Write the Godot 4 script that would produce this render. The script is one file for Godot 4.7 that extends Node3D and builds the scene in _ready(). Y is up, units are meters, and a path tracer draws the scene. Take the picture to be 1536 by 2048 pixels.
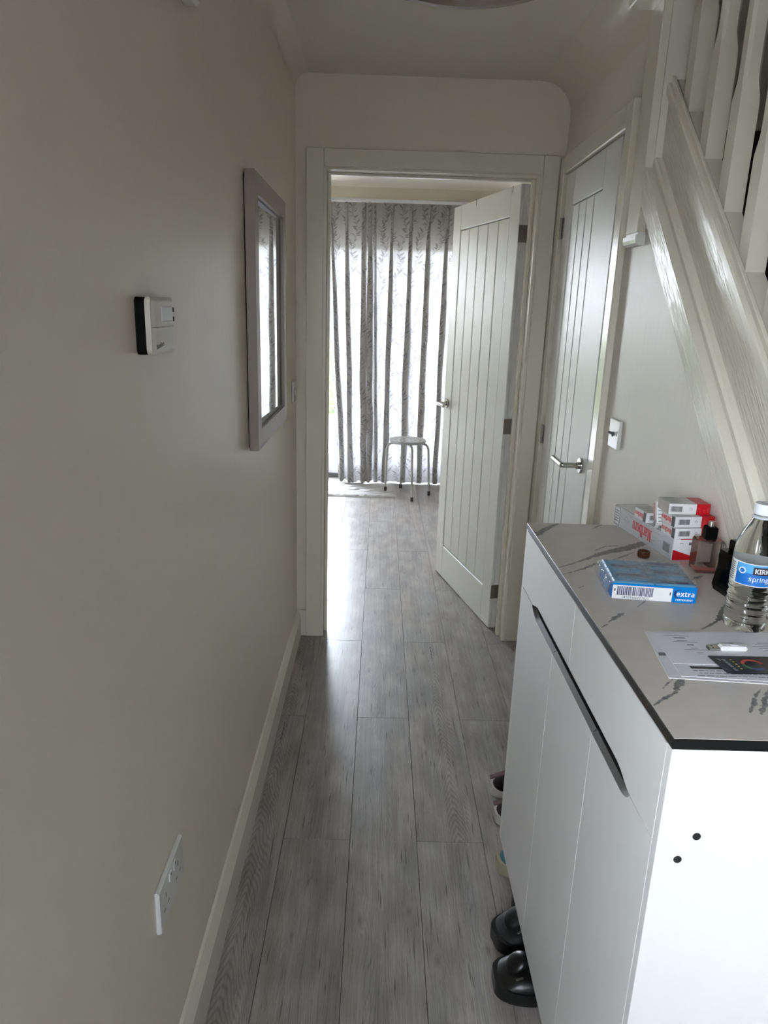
extends Node3D
# A narrow hallway with a shoe cabinet, looking through an open door at a curtained garden door.
# x right, y up, z towards the camera; the door wall stands at z = 0, the left wall at x = 0.117.

const WL := 0.117    # left wall face
const WR := 1.17     # right wall face
const CH := 2.32     # hall ceiling
const CT := 0.99     # cabinet top
const SLOPE := -0.937
var M := {}
var used := {}
var rng := RandomNumberGenerator.new()

# ------------------------------------------------------------------ mesh builder
class MB:
	var v := PackedVector3Array()
	var n := PackedVector3Array()
	var t := PackedVector2Array()
	var ix := PackedInt32Array()

	func auto_uv(p: Vector3, nn: Vector3) -> Vector2:
		var a := nn.abs()
		if a.x >= a.y and a.x >= a.z: return Vector2(p.z, -p.y)
		if a.y >= a.z: return Vector2(p.x, p.z)
		return Vector2(p.x, -p.y)

	func tri(a: Vector3, b: Vector3, c: Vector3, nn: Vector3, uv: Array = []) -> void:
		var s := v.size()
		var pts := [a, b, c]
		for i in 3:
			v.append(pts[i]); n.append(nn)
			t.append(uv[i] if uv.size() else auto_uv(pts[i], nn))
		if (b - a).cross(c - a).dot(nn) > 0.0: ix.append_array([s, s + 2, s + 1])
		else: ix.append_array([s, s + 1, s + 2])

	func quad(a: Vector3, b: Vector3, c: Vector3, d: Vector3, hint: Vector3, uv: Array = []) -> void:
		var nn := (b - a).cross(c - a) + (c - a).cross(d - a)
		if nn.length() < 1e-14: return
		nn = nn.normalized()
		if nn.dot(hint) < 0: nn = -nn
		var s := v.size()
		var pts := [a, b, c, d]
		for i in 4:
			v.append(pts[i]); n.append(nn)
			t.append(uv[i] if uv.size() else auto_uv(pts[i], nn))
		if (b - a).cross(c - a).dot(nn) > 0.0: ix.append_array([s, s + 2, s + 1, s, s + 3, s + 2])
		else: ix.append_array([s, s + 1, s + 2, s, s + 2, s + 3])

	# a box from lo to hi with chamfered edges
	func box(lo: Vector3, hi: Vector3, b := 0.0, xf := Transform3D()) -> MB:
		var c := (lo + hi) / 2
		var h := (hi - lo) / 2
		b = minf(b, minf(h.x, minf(h.y, h.z)) * 0.95)
		for ax in 3:
			var u := (ax + 1) % 3
			var w := (ax + 2) % 3
			for s in [-1, 1]:
				var q := []
				for k in [[-1, -1], [1, -1], [1, 1], [-1, 1]]:
					var p := Vector3()
					p[ax] = s * h[ax]
					p[u] = k[0] * (h[u] - b)
					p[w] = k[1] * (h[w] - b)
					q.append(p)
				var nn := Vector3()
				nn[ax] = s
				var uv := []
				for p in q: uv.append(auto_uv(p + c, nn))
				quad(xf * (q[0] + c), xf * (q[1] + c), xf * (q[2] + c), xf * (q[3] + c), xf.basis * nn, uv)
			if b > 0.0:
				for s1 in [-1, 1]:
					for s2 in [-1, 1]:
						var q := []
						for k in [[-1, 0], [1, 0], [1, 1], [-1, 1]]:
							var p := Vector3()
							p[ax] = k[0] * (h[ax] - b)
							p[u] = s1 * (h[u] - (b if k[1] == 1 else 0.0))
							p[w] = s2 * (h[w] - (0.0 if k[1] == 1 else b))
							q.append(p)
						var nn := Vector3()
						nn[u] = s1; nn[w] = s2
						quad(xf * (q[0] + c), xf * (q[1] + c), xf * (q[2] + c), xf * (q[3] + c), xf.basis * nn)
		if b > 0.0:
			for sx in [-1, 1]:
				for sy in [-1, 1]:
					for sz in [-1, 1]:
						var nn := Vector3(sx, sy, sz)
						var e := Vector3(sx * h.x, sy * h.y, sz * h.z) + c
						tri(xf * (e - Vector3(0, sy * b, sz * b)), xf * (e - Vector3(sx * b, 0, sz * b)), xf * (e - Vector3(sx * b, sy * b, 0)), (xf.basis * nn).normalized())
		return self

	# an outline in a plane, pushed along a third direction: at(p, d) gives the point
	func prism(poly: PackedVector2Array, d0: float, d1: float, at: Callable) -> MB:
		var cap := Geometry2D.triangulate_polygon(poly)
		var dir: Vector3 = at.call(Vector2.ZERO, 1.0) - at.call(Vector2.ZERO, 0.0)
		for e in [[d0, -1.0 if d1 > d0 else 1.0], [d1, 1.0 if d1 > d0 else -1.0]]:
			for k in range(0, cap.size(), 3):
				tri(at.call(poly[cap[k]], e[0]), at.call(poly[cap[k + 1]], e[0]), at.call(poly[cap[k + 2]], e[0]), dir.normalized() * e[1])
		var turn := 1.0 if Geometry2D.is_polygon_clockwise(poly) else -1.0
		for i in poly.size():
			var a := poly[i]
			var b := poly[(i + 1) % poly.size()]
			var o := Vector2(-(b - a).y, (b - a).x) * turn
			var hint: Vector3 = at.call(o, 0.0) - at.call(Vector2.ZERO, 0.0)
			quad(at.call(a, d0), at.call(b, d0), at.call(b, d1), at.call(a, d1), hint)
		return self

	# rows of points; smooth normals; out is a point-free guess of the outside at each vertex when given
	func grid(p: Array, side := 1.0, wrap := false, uvs: Array = []) -> MB:
		var s := v.size()
		var rows := p.size()
		var cols: int = p[0].size()
		for r in rows:
			for c in cols:
				var c0: int = c - 1
				var c1: int = c + 1
				if wrap:
					c0 = (cols - 2) if c == 0 else c - 1
					c1 = 1 if c == cols - 1 else c + 1
				else:
					c0 = maxi(c0, 0); c1 = mini(c1, cols - 1)
				var du: Vector3 = p[r][c1] - p[r][c0]
				var dv: Vector3 = p[mini(r + 1, rows - 1)][c] - p[maxi(r - 1, 0)][c]
				var nn := du.cross(dv) * side
				if nn.length() < 1e-13:
					var rr: int = 1 if r == 0 else rows - 2
					du = p[rr][c1] - p[rr][c0]
					nn = du.cross(dv) * side
				v.append(p[r][c]); n.append(nn.normalized() if nn.length() > 1e-13 else Vector3.UP)
				t.append(uvs[r][c] if uvs.size() else Vector2(float(c) / (cols - 1), float(r) / (rows - 1)))
		for r in rows - 1:
			for c in cols - 1:
				var a := s + r * cols + c
				if side > 0: ix.append_array([a, a + cols, a + 1, a + 1, a + cols, a + cols + 1])
				else: ix.append_array([a, a + 1, a + cols, a + 1, a + cols + 1, a + cols])
		return self

	# profile of (radius, height) turned about y; outside for profiles that go upwards
	func lathe(prof: Array, seg := 32, xf := Transform3D(), side := 1.0) -> MB:
		var rows := []
		var uvs := []
		var run := 0.0
		for r in prof.size():
			if r: run += prof[r].distance_to(prof[r - 1])
			var row := []
			var ur := []
			for k in seg + 1:
				var a := TAU * k / seg
				row.append(xf * Vector3(prof[r].x * cos(a), prof[r].y, prof[r].x * sin(a)))
				ur.append(Vector2(float(k) / seg, run))
			rows.append(row); uvs.append(ur)
		# split where the profile turns sharply, so that edges stay crisp
		var from := 0
		for r in range(1, rows.size()):
			var cut := r == rows.size() - 1
			if not cut:
				var d0: Vector3 = (rows[r][0] - rows[r - 1][0]).normalized()
				var d1: Vector3 = (rows[r + 1][0] - rows[r][0]).normalized()
				cut = d0.dot(d1) < 0.75
			if cut:
				grid(rows.slice(from, r + 1), -side, true, uvs.slice(from, r + 1))
				from = r
		return self

	func tube(path: Array, rad, seg := 12, caps := true) -> MB:
		var rows := []
		var up := Vector3.UP
		var t0: Vector3 = (path[1] - path[0]).normalized()
		if absf(t0.dot(up)) > 0.9: up = Vector3.RIGHT
		var side := t0.cross(up).normalized()
		for i in path.size():
			var d: Vector3 = (path[mini(i + 1, path.size() - 1)] - path[maxi(i - 1, 0)]).normalized()
			side = (side - d * side.dot(d)).normalized()
			var o := d.cross(side)
			var r: float = rad[i] if rad is Array else rad
			var row := []
			for k in seg + 1:
				var a := TAU * k / seg
				row.append(path[i] + (side * cos(a) + o * sin(a)) * r)
			rows.append(row)
		grid(rows, 1.0, true)
		if caps:
			for e in [0, path.size() - 1]:
				var nn: Vector3 = (path[0] - path[1]).normalized() if e == 0 else (path[e] - path[e - 1]).normalized()
				for k in seg: tri(path[e], rows[e][k], rows[e][k + 1], nn)
		return self

	func mesh() -> ArrayMesh:
		var a := []
		a.resize(Mesh.ARRAY_MAX)
		a[Mesh.ARRAY_VERTEX] = v; a[Mesh.ARRAY_NORMAL] = n; a[Mesh.ARRAY_TEX_UV] = t; a[Mesh.ARRAY_INDEX] = ix
		var m := ArrayMesh.new()
		m.add_surface_from_arrays(Mesh.PRIMITIVE_TRIANGLES, a)
		return m

# ------------------------------------------------------------------ nodes
func numbered(called: String) -> String:
	var k: int = used.get(called, 0)
	used[called] = k + 1
	return called if k == 0 else "%s_%03d" % [called, k]

func thing(called: String, label: String, category: String, at := Vector3.ZERO, turn := 0.0, group := "") -> Node3D:
	var o := Node3D.new()
	o.name = numbered(called)
	add_child(o)
	o.position = at
	o.rotation.y = turn
	tag(o, label, category, group)
	return o

func tag(o: Node3D, label: String, category: String, group := "") -> Node3D:
	o.set_meta("label", label)
	o.set_meta("category", category)
	if group: o.set_meta("group", group)
	return o

func obj(called: String, mesh, mat: Material, parent: Node = self, at := Transform3D()) -> MeshInstance3D:
	var o := MeshInstance3D.new()
	var k := called
	var i := 0
	while parent.has_node(NodePath(k)):
		i += 1
		k = "%s_%03d" % [called, i]
	o.name = k
	o.mesh = mesh.mesh() if mesh is MB else mesh
	o.material_override = mat
	o.transform = at
	parent.add_child(o, true)
	return o

func struct(called: String, mesh, mat: Material, label: String, category: String) -> MeshInstance3D:
	var o := obj(called, mesh, mat)
	o.set_meta("kind", "structure")
	tag(o, label, category)
	return o

func struct_root(called: String, label: String, category: String, at := Vector3.ZERO, turn := 0.0) -> Node3D:
	var o := thing(called, label, category, at, turn)
	o.set_meta("kind", "structure")
	return o

func lettering(parent: Node3D, called: String, words: String, height: float, at: Vector3, right: Vector3, up: Vector3, mat: Material, font := "Droid Sans", weight := 400, italic := false, squeeze := 1.0) -> MeshInstance3D:
	var f := SystemFont.new()
	f.font_names = PackedStringArray([font])
	f.font_weight = weight
	f.font_italic = italic
	var m := TextMesh.new()
	m.text = words
	m.font = f
	m.font_size = 48
	m.pixel_size = height / 48.0
	m.depth = 0.0003
	m.curve_step = 1.0
	var r := right.normalized()
	var u := up.normalized()
	return obj(called, m, mat, parent, Transform3D(Basis(r * squeeze, u, r.cross(u)), at))

# ------------------------------------------------------------------ materials and textures
func mat(called: String, srgb: Color, rough := 0.6, metal := 0.0) -> StandardMaterial3D:
	var m := StandardMaterial3D.new()
	m.resource_name = called
	m.albedo_color = srgb
	m.roughness = rough
	m.metallic = metal
	M[called] = m
	return m

func noise(sd: int, freq: float, oct := 3) -> FastNoiseLite:
	var f := FastNoiseLite.new()
	f.seed = sd
	f.frequency = freq
	f.noise_type = FastNoiseLite.TYPE_SIMPLEX_SMOOTH
	f.fractal_octaves = oct
	return f

func noise_tex(sd: int, freq: float, size := 512, oct := 4) -> NoiseTexture2D:
	var t := NoiseTexture2D.new()
	t.width = size; t.height = size
	t.seamless = true
	t.noise = noise(sd, freq, oct)
	return t

func relief(m: StandardMaterial3D, tex: Texture2D, depth_cm: float, scale: Vector3) -> void:
	m.heightmap_enabled = true
	m.heightmap_texture = tex
	m.heightmap_scale = depth_cm
	m.uv1_triplanar = true
	m.uv1_world_triplanar = true
	m.uv1_scale = scale

func tex_from(w: int, h: int, f: Callable) -> ImageTexture:
	var d := PackedByteArray()
	d.resize(w * h * 3)
	var k := 0
	for y in h:
		for x in w:
			var c: Color = f.call(x, y)
			d[k] = int(clampf(c.r, 0, 1) * 255); d[k + 1] = int(clampf(c.g, 0, 1) * 255); d[k + 2] = int(clampf(c.b, 0, 1) * 255)
			k += 3
	return ImageTexture.create_from_image(Image.create_from_data(w, h, false, Image.FORMAT_RGB8, d))

# grey oak, one board: u across 0.192 m, v along 1.28 m
func oak(sd: int, arch: float) -> ImageTexture:
	var w := 420
	var h := 2000
	var n1 := noise(sd, 1.0, 3)
	var n2 := noise(sd + 7, 1.0, 2)
	var knots := []
	var r := RandomNumberGenerator.new()
	r.seed = sd
	for k in 3: knots.append(Vector3(r.randf_range(0.03, 0.16), r.randf_range(0.1, 1.2), r.randf_range(0.003, 0.007)))
	var centre := r.randf_range(0.07, 0.12)
	return tex_from(w, h, func(x: int, y: int) -> Color:
		var u := x * 0.192 / w
		var v := y * 1.28 / h
		var wob := n1.get_noise_2d(u * 9, v * 2.2) * 0.018
		var uu := u + wob - centre
		var kn := 0.0
		for q in knots:
			var d: float = sqrt(pow(u - q.x, 2) + pow((v - q.y) * 0.33, 2)) / q.z
			if d < 5.0:
				uu += 0.012 * exp(-d * d * 0.25) * signf(u - q.x)
				kn += exp(-d * d * 1.2)
		var ph := absf(uu) * (1.0 - arch) * 1250.0 + arch * (uu * uu * 15000.0 + v * 260.0) + n2.get_noise_2d(u * 14, v * 3.0) * (9.0 - 6.0 * arch)
		var ring := 0.5 + 0.5 * sin(ph)
		var fine := n2.get_noise_2d(u * 420.0, v * 5.0)
		var pore := n1.get_noise_2d(u * 900.0 + 40.0, v * 16.0)
		var streak := n1.get_noise_2d(u * 60.0 + 9.0, v * 1.6)
		var blot := n2.get_noise_2d(u * 10.0 + 3.0, v * 4.5)
		var crack := n1.get_noise_2d(u * 75.0 + 77.0, v * 4.0)
		var l := 0.6 + blot * 0.07 + streak * 0.05 + fine * 0.05 - pow(ring, 2.0) * (0.035 + 0.035 * arch) * (0.5 + 0.9 * exp(-pow((u - centre) / 0.05, 2.0)))
		if pore > 0.3: l -= (pore - 0.3) * 0.45
		if crack > 0.5: l -= (crack - 0.5) * 1.1
		l -= kn * 0.12
		var warm := 0.006 + n2.get_noise_2d(u * 7 + 30, v * 2.0 + 5.0) * 0.015
		return Color(l + warm, l, l - warm * 0.9))

func leaf_shape(im: Image, at: Vector2, dir: Vector2, length: float, wide: float, c: Color, outline: bool) -> void:
	var s := im.get_width()
	var o := Vector2(-dir.y, dir.x)
	var r := int(length) + 2
	for yy in range(-r, r + 1):
		for xx in range(-r, r + 1):
			var p := Vector2(xx, yy)
			var a := p.dot(dir) / length
			if a < 0.0 or a > 1.0: continue
			var lim := wide * pow(sin(PI * pow(a, 0.8)), 1.0)
			var b := p.dot(o) - sin(a * PI) * wide * 0.3
			var e := absf(b)
			if e < lim and (not outline or e > lim - 2.2 or b > 0.25 * lim):
				var q := Vector2i(posmod(int(at.x) + xx, s), posmod(int(at.y) + yy, s))
				im.set_pixelv(q, c)

func curtain_tex(ground: Color, ink: Color) -> ImageTexture:
	var s := 896
	var im := Image.create(s, s, false, Image.FORMAT_RGB8)
	var nz := noise(5, 1.0, 2)
	for y in s:
		for x in s:
			var k := nz.get_noise_2d(x * 0.9, y * 0.015) * 0.035
			im.set_pixel(x, y, Color(ground.r + k, ground.g + k, ground.b + k))
	var r := RandomNumberGenerator.new()
	r.seed = 21
	for vine in 5:
		var x0 := vine * 179.2 + 70.0
		for y in s:
			var px := x0 + sin(y * TAU / s * 2.0 + vine * 1.7) * 34.0
			for k in range(-1, 2): im.set_pixel(posmod(int(px) + k, s), y, ink)
		var y := 0.0
		var flip := 1.0
		while y < s - 10:
			var px := x0 + sin(y * TAU / s * 2.0 + vine * 1.7) * 34.0
			var a := r.randf_range(0.35, 1.05) * flip
			var d := Vector2(sin(a), -cos(a))
			leaf_shape(im, Vector2(px, y), d, r.randf_range(62, 92), r.randf_range(9, 14), ink, r.randf() < 0.6)
			if r.randf() < 0.6:
				var a2 := a + 0.55 * flip
				leaf_shape(im, Vector2(px, y + 14), Vector2(sin(a2), -cos(a2)), r.randf_range(42, 62), 9.0, ink, r.randf() < 0.6)
			flip = -flip
			y += r.randf_range(24, 38)
	return ImageTexture.create_from_image(im)

func stone_top_tex() -> ImageTexture:
	# the printed veins, as (x, z) on the top; widths in metres
	var veins := [
		[[0.833, 1.463, 0.005], [0.842, 1.478, 0.012], [0.86, 1.443, 0.012], [0.89, 1.408, 0.009], [0.92, 1.379, 0.004]],
		[[0.833, 1.492, 0.006], [0.85, 1.464, 0.008], [0.878, 1.43, 0.004], [0.9, 1.402, 0.002]],
		[[0.829, 1.702, 0.002], [0.888, 1.655, 0.004], [0.943, 1.608, 0.012], [0.975, 1.586, 0.016], [1.01, 1.566, 0.02], [1.052, 1.535, 0.016], [1.085, 1.5, 0.01], [1.12, 1.47, 0.006]],
		[[0.94, 1.585, 0.002], [0.97, 1.555, 0.004], [1.0, 1.548, 0.003]],
		[[0.832, 1.737, 0.001], [0.88, 1.702, 0.004], [0.927, 1.661, 0.009], [0.97, 1.635, 0.004], [1.02, 1.59, 0.002]],
		[[0.975, 1.43, 0.0015], [1.0, 1.402, 0.003], [1.02, 1.38, 0.001]],
		[[0.836, 1.973, 0.001], [0.85, 1.96, 0.003]],
		[[0.855, 1.951, 0.001], [0.873, 1.931, 0.007], [0.884, 1.92, 0.006], [0.894, 1.911, 0.001]],
		[[0.998, 1.97, 0.001], [1.022, 1.952, 0.004], [1.04, 1.936, 0.003], [1.055, 1.918, 0.011], [1.09, 1.87, 0.014], [1.13, 1.83, 0.008]],
		[[0.836, 2.205, 0.002], [0.858, 2.186, 0.004], [0.877, 2.172, 0.003], [0.885, 2.157, 0.007], [0.893, 2.145, 0.008], [0.91, 2.125, 0.003], [0.96, 2.08, 0.002]],
		[[0.863, 2.163, 0.001], [0.874, 2.149, 0.002], [0.892, 2.131, 0.001]],
		[[1.083, 1.74, 0.001], [1.092, 1.733, 0.008], [1.112, 1.72, 0.002]],
		[[0.955, 2.216, 0.002], [0.972, 2.193, 0.005], [0.985, 2.172, 0.003], [1.0, 2.156, 0.001]],
		[[0.967, 2.22, 0.003], [0.985, 2.195, 0.006], [1.0, 2.17, 0.004], [1.03, 2.14, 0.003]],
		[[0.925, 1.886, 0.001], [0.952, 1.853, 0.002]],
		[[0.845, 1.804, 0.001], [0.857, 1.792, 0.003]]]
	var w := 520
	var h := 1380
	var im := Image.create(w, h, false, Image.FORMAT_RGB8)
	var nz := noise(9, 1.0, 3)
	for y in h:
		for x in w:
			var k := nz.get_noise_2d(x * 0.012, y * 0.012) * 0.02
			im.set_pixel(x, y, Color(0.755 + k, 0.725 + k, 0.69 + k))
	for vein in veins:
		for i in vein.size() - 1:
			var a := Vector2((vein[i][0] - 0.83) / 0.345 * w, (vein[i][1] - 1.385) / 0.9 * h)
			var b := Vector2((vein[i + 1][0] - 0.83) / 0.345 * w, (vein[i + 1][1] - 1.385) / 0.9 * h)
			var wa: float = vein[i][2] * 1520 * 0.62
			var wb: float = vein[i + 1][2] * 1520 * 0.62
			var big := maxf(wa, wb) + 6
			for y in range(int(minf(a.y, b.y) - big), int(maxf(a.y, b.y) + big) + 1):
				for x in range(int(minf(a.x, b.x) - big), int(maxf(a.x, b.x) + big) + 1):
					if x < 0 or y < 0 or x >= w or y >= h: continue
					var p := Vector2(x, y)
					var f := clampf((p - a).dot(b - a) / (b - a).length_squared(), 0, 1)
					var d := p.distance_to(a.lerp(b, f))
					d += nz.get_noise_2d(x * 0.05, y * 0.05) * 6.0 * minf(1.0, lerpf(wa, wb, f) / 5.0)
					var e := smoothstep(lerpf(wa, wb, f) + 0.8, lerpf(wa, wb, f) - 0.8, d)
					if e > 0:
						var g := 0.40 + nz.get_noise_2d(x * 0.06 + 90, y * 0.06) * 0.16
						im.set_pixel(x, y, im.get_pixel(x, y).lerp(Color(g, g * 1.0, g * 0.99), e * 0.92))
	return ImageTexture.create_from_image(im)

func make_materials() -> void:
	var wall := mat("wall_paint", Color(0.888, 0.856, 0.785), 0.31)
	relief(wall, noise_tex(3, 0.012, 512, 4), 0.055, Vector3(2.2, 0.55, 2.2))
	wall.metallic_specular = 0.4
	var stairs := mat("stairs_wall_paint", Color(0.895, 0.872, 0.825), 0.42)
	relief(stairs, wall.heightmap_texture, 0.08, Vector3(2.2, 0.55, 2.2))
	stairs.metallic_specular = 0.38
	var ceil_m := mat("ceiling_paint", Color(0.875, 0.85, 0.795), 0.6)
	var gloss := mat("white_gloss_paint", Color(0.885, 0.862, 0.795), 0.22)
	relief(gloss, noise_tex(13, 0.02, 256, 3), 0.006, Vector3(5, 0.8, 5))
	var grain := mat("gloss_paint_over_wood", Color(0.885, 0.862, 0.8), 0.2)
	grain.heightmap_enabled = true
	grain.heightmap_texture = noise_tex(31, 0.02, 512, 4)
	grain.heightmap_scale = 0.13
	grain.uv1_scale = Vector3(0.9, 9.0, 1)
	mat("door_paint", Color(0.885, 0.885, 0.87), 0.4)
	mat("joint_dark", Color(0.16, 0.14, 0.12), 0.9)  # dark brown of the floor bed, skirting crack and patio base
	for i in 5:
		var o := mat("oak_%d" % i, Color(0.985, 0.955, 0.925), 0.36)
		o.metallic_specular = 0.5
		o.albedo_texture = oak(40 + i * 3, [0.0, 0.8, 0.0, 0.12, 0.0][i])
		o.heightmap_enabled = true
		o.heightmap_texture = o.albedo_texture
		o.heightmap_scale = 0.025
	mat("cabinet_white", Color(0.85, 0.845, 0.825), 0.19)
	mat("cabinet_edge", Color(0.045, 0.045, 0.05), 0.35)
	mat("pull_grey", Color(0.21, 0.2, 0.185), 0.5)
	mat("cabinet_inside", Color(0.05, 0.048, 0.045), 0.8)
	var top := mat("printed_stone", Color(1, 1, 1), 0.3)
	top.albedo_texture = stone_top_tex()
	mat("chrome", Color(0.78, 0.77, 0.75), 0.16, 1.0)
	mat("dark_steel", Color(0.6, 0.585, 0.56), 0.42, 1.0)
	mat("white_plastic", Color(0.88, 0.88, 0.87), 0.25)
	mat("cream_plastic", Color(0.83, 0.81, 0.76), 0.35)
	mat("black_plastic", Color(0.02, 0.02, 0.02), 0.55).metallic_specular = 0.2
	mat("lens_plastic", Color(0.86, 0.87, 0.89), 0.18)
	mat("frame_taupe", Color(0.55, 0.505, 0.455), 0.36)
	mat("frame_slip", Color(0.3, 0.3, 0.29), 0.4)
	mat("mirror_glass", Color(0.93, 0.94, 0.93), 0.015, 1.0)
	mat("red_print", Color(0.72, 0.02, 0.1), 0.3)
	mat("red_ink", Color(0.76, 0.22, 0.25), 0.4)
	mat("rose_tint", Color(0.85, 0.52, 0.46), 0.4)
	mat("grey_print", Color(0.36, 0.36, 0.35), 0.4)
	mat("black_print", Color(0.05, 0.05, 0.055), 0.4)
	mat("ink_grey", Color(0.5, 0.5, 0.5), 0.5)
	mat("card_white", Color(0.86, 0.86, 0.85), 0.25)
	mat("gum_blue", Color(0.0, 0.44, 0.72), 0.25)
	mat("gum_navy", Color(0.03, 0.13, 0.35), 0.3)
	mat("gum_teal", Color(0.33, 0.5, 0.6), 0.3)
	mat("bar_ink", Color(0.22, 0.22, 0.36), 0.4)
	mat("paper", Color(0.83, 0.83, 0.84), 0.6)
	mat("paper_back", Color(0.8, 0.79, 0.79), 0.6)
	mat("card_black", Color(0.035, 0.035, 0.038), 0.3)
	for c in [["ink_yellow", Color(0.85, 0.72, 0.3)], ["ink_green", Color(0.2, 0.42, 0.22)], ["ink_red", Color(0.72, 0.25, 0.2)], ["ink_blue", Color(0.15, 0.25, 0.5)]]: mat(c[0], c[1], 0.4)
	mat("label_blue", Color(0.07, 0.38, 0.66), 0.3)
	mat("label_sky", Color(0.3, 0.6, 0.8), 0.3)
	mat("label_maroon", Color(0.13, 0.03, 0.07), 0.3)
	mat("rubber_white", Color(0.72, 0.7, 0.67), 0.7)
	mat("rubber_cream", Color(0.62, 0.58, 0.48), 0.7)
	mat("shoe_brown", Color(0.09, 0.04, 0.048), 0.85).metallic_specular = 0.25
	mat("shoe_strap", Color(0.3, 0.15, 0.17), 0.7)
	mat("shoe_teal", Color(0.14, 0.36, 0.4), 0.7)
	mat("shoe_black", Color(0.02, 0.02, 0.022), 0.32)
	mat("shoe_black_matte", Color(0.022, 0.022, 0.025), 0.6)
	mat("shoe_lining", Color(0.5, 0.48, 0.46), 0.8)
	mat("amber", Color(0.28, 0.16, 0.05), 0.25)
	mat("stool_metal", Color(0.74, 0.74, 0.73), 0.3)
	mat("stool_cap", Color(0.3, 0.25, 0.23), 0.6)
	mat("upvc", Color(0.9, 0.91, 0.93), 0.3)
	mat("patio_stone", Color(0.58, 0.57, 0.55), 0.8)
	mat("hedge_leaf", Color(0.36, 0.42, 0.13), 0.6)
	mat("hedge_core", Color(0.2, 0.27, 0.08), 0.8)
	mat("stair_carpet", Color(0.13, 0.09, 0.075), 0.95)
	var dark := mat("stairwell_brown", Color(0.2, 0.15, 0.12), 0.8)  # stairwell wall: evenly dark brown, slightly bumpy
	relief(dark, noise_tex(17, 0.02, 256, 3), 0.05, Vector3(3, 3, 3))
	var rug := mat("rug_pile", Color(0.72, 0.71, 0.7), 0.95)
	rug.rim_enabled = true
	rug.rim = 0.3
	var glass := mat("window_glass", Color(0.95, 0.97, 0.97, 0.06), 0.0)
	glass.transparency = BaseMaterial3D.TRANSPARENCY_ALPHA
	var film := mat("clear_film", Color(0.9, 0.94, 0.96, 0.15), 0.1)
	film.transparency = BaseMaterial3D.TRANSPARENCY_ALPHA
	relief(film, noise_tex(23, 0.015, 256, 3), 0.25, Vector3(16, 16, 5))
	var pet := mat("clear_bottle", Color(0.97, 0.98, 0.98, 0.0), 0.02)
	pet.refraction_enabled = true
	pet.refraction_scale = 0.033
	var pink := mat("pink_glass", Color(1.0, 0.96, 0.945, 0.0), 0.0)
	pink.refraction_enabled = true
	pink.refraction_scale = 0.045
	var cap := mat("bottle_cap", Color(0.93, 0.94, 0.95), 0.35)
	cap.backlight_enabled = true
	cap.backlight = Color(0.5, 0.5, 0.5)
	var blackglass := mat("black_glass", Color(0.01, 0.011, 0.012), 0.12)
	blackglass.metallic_specular = 0.35
	var cloth := mat("leaf_curtain", Color(1, 1, 1), 0.8)
	cloth.albedo_texture = curtain_tex(Color(0.66, 0.65, 0.645), Color(0.5, 0.49, 0.49))
	cloth.backlight_enabled = true
	cloth.backlight = Color(0.61, 0.61, 0.61)
	var blind := mat("cream_blind", Color(0.9, 0.85, 0.7), 0.8)
	blind.backlight_enabled = true
	blind.backlight = Color(1, 1, 1)

# ------------------------------------------------------------------ the place
func _ready() -> void:
	rng.seed = 11
	var cam := Camera3D.new()
	cam.name = "camera"
	cam.position = Vector3(0.4698, 1.4708, 3.0179)
	cam.rotation = Vector3(-0.2781, -0.0116, 0.0322)   # y, x, z order
	cam.fov = rad_to_deg(2.0 * atan(1024.0 / 1420.0))
	cam.near = 0.02
	add_child(cam)
	var env := Environment.new()
	env.background_mode = Environment.BG_SKY
	var sky_m := ProceduralSkyMaterial.new()
	sky_m.sky_top_color = Color(0.84, 0.88, 0.94)
	sky_m.sky_horizon_color = Color(0.9, 0.93, 0.96)
	sky_m.ground_horizon_color = Color(0.7, 0.72, 0.72)
	sky_m.ground_bottom_color = Color(0.5, 0.5, 0.48)
	sky_m.sky_energy_multiplier = 6.5
	sky_m.ground_energy_multiplier = 4.5
	var sky := Sky.new()
	sky.sky_material = sky_m
	env.sky = sky
	env.tonemap_mode = Environment.TONE_MAPPER_LINEAR
	env.tonemap_exposure = 1.06
	env.sdfgi_enabled = true
	env.ssao_enabled = true
	env.ssil_enabled = true
	var we := WorldEnvironment.new()
	we.name = "environment"
	we.environment = env
	add_child(we)
	make_materials()
	shell()
	floors()
	door_surround()
	open_door()
	cupboard_door()
	garden_door()
	staircase()
	cabinet()
	hall_fittings()
	far_room_things()
	table_things()
	shoes()

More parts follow.
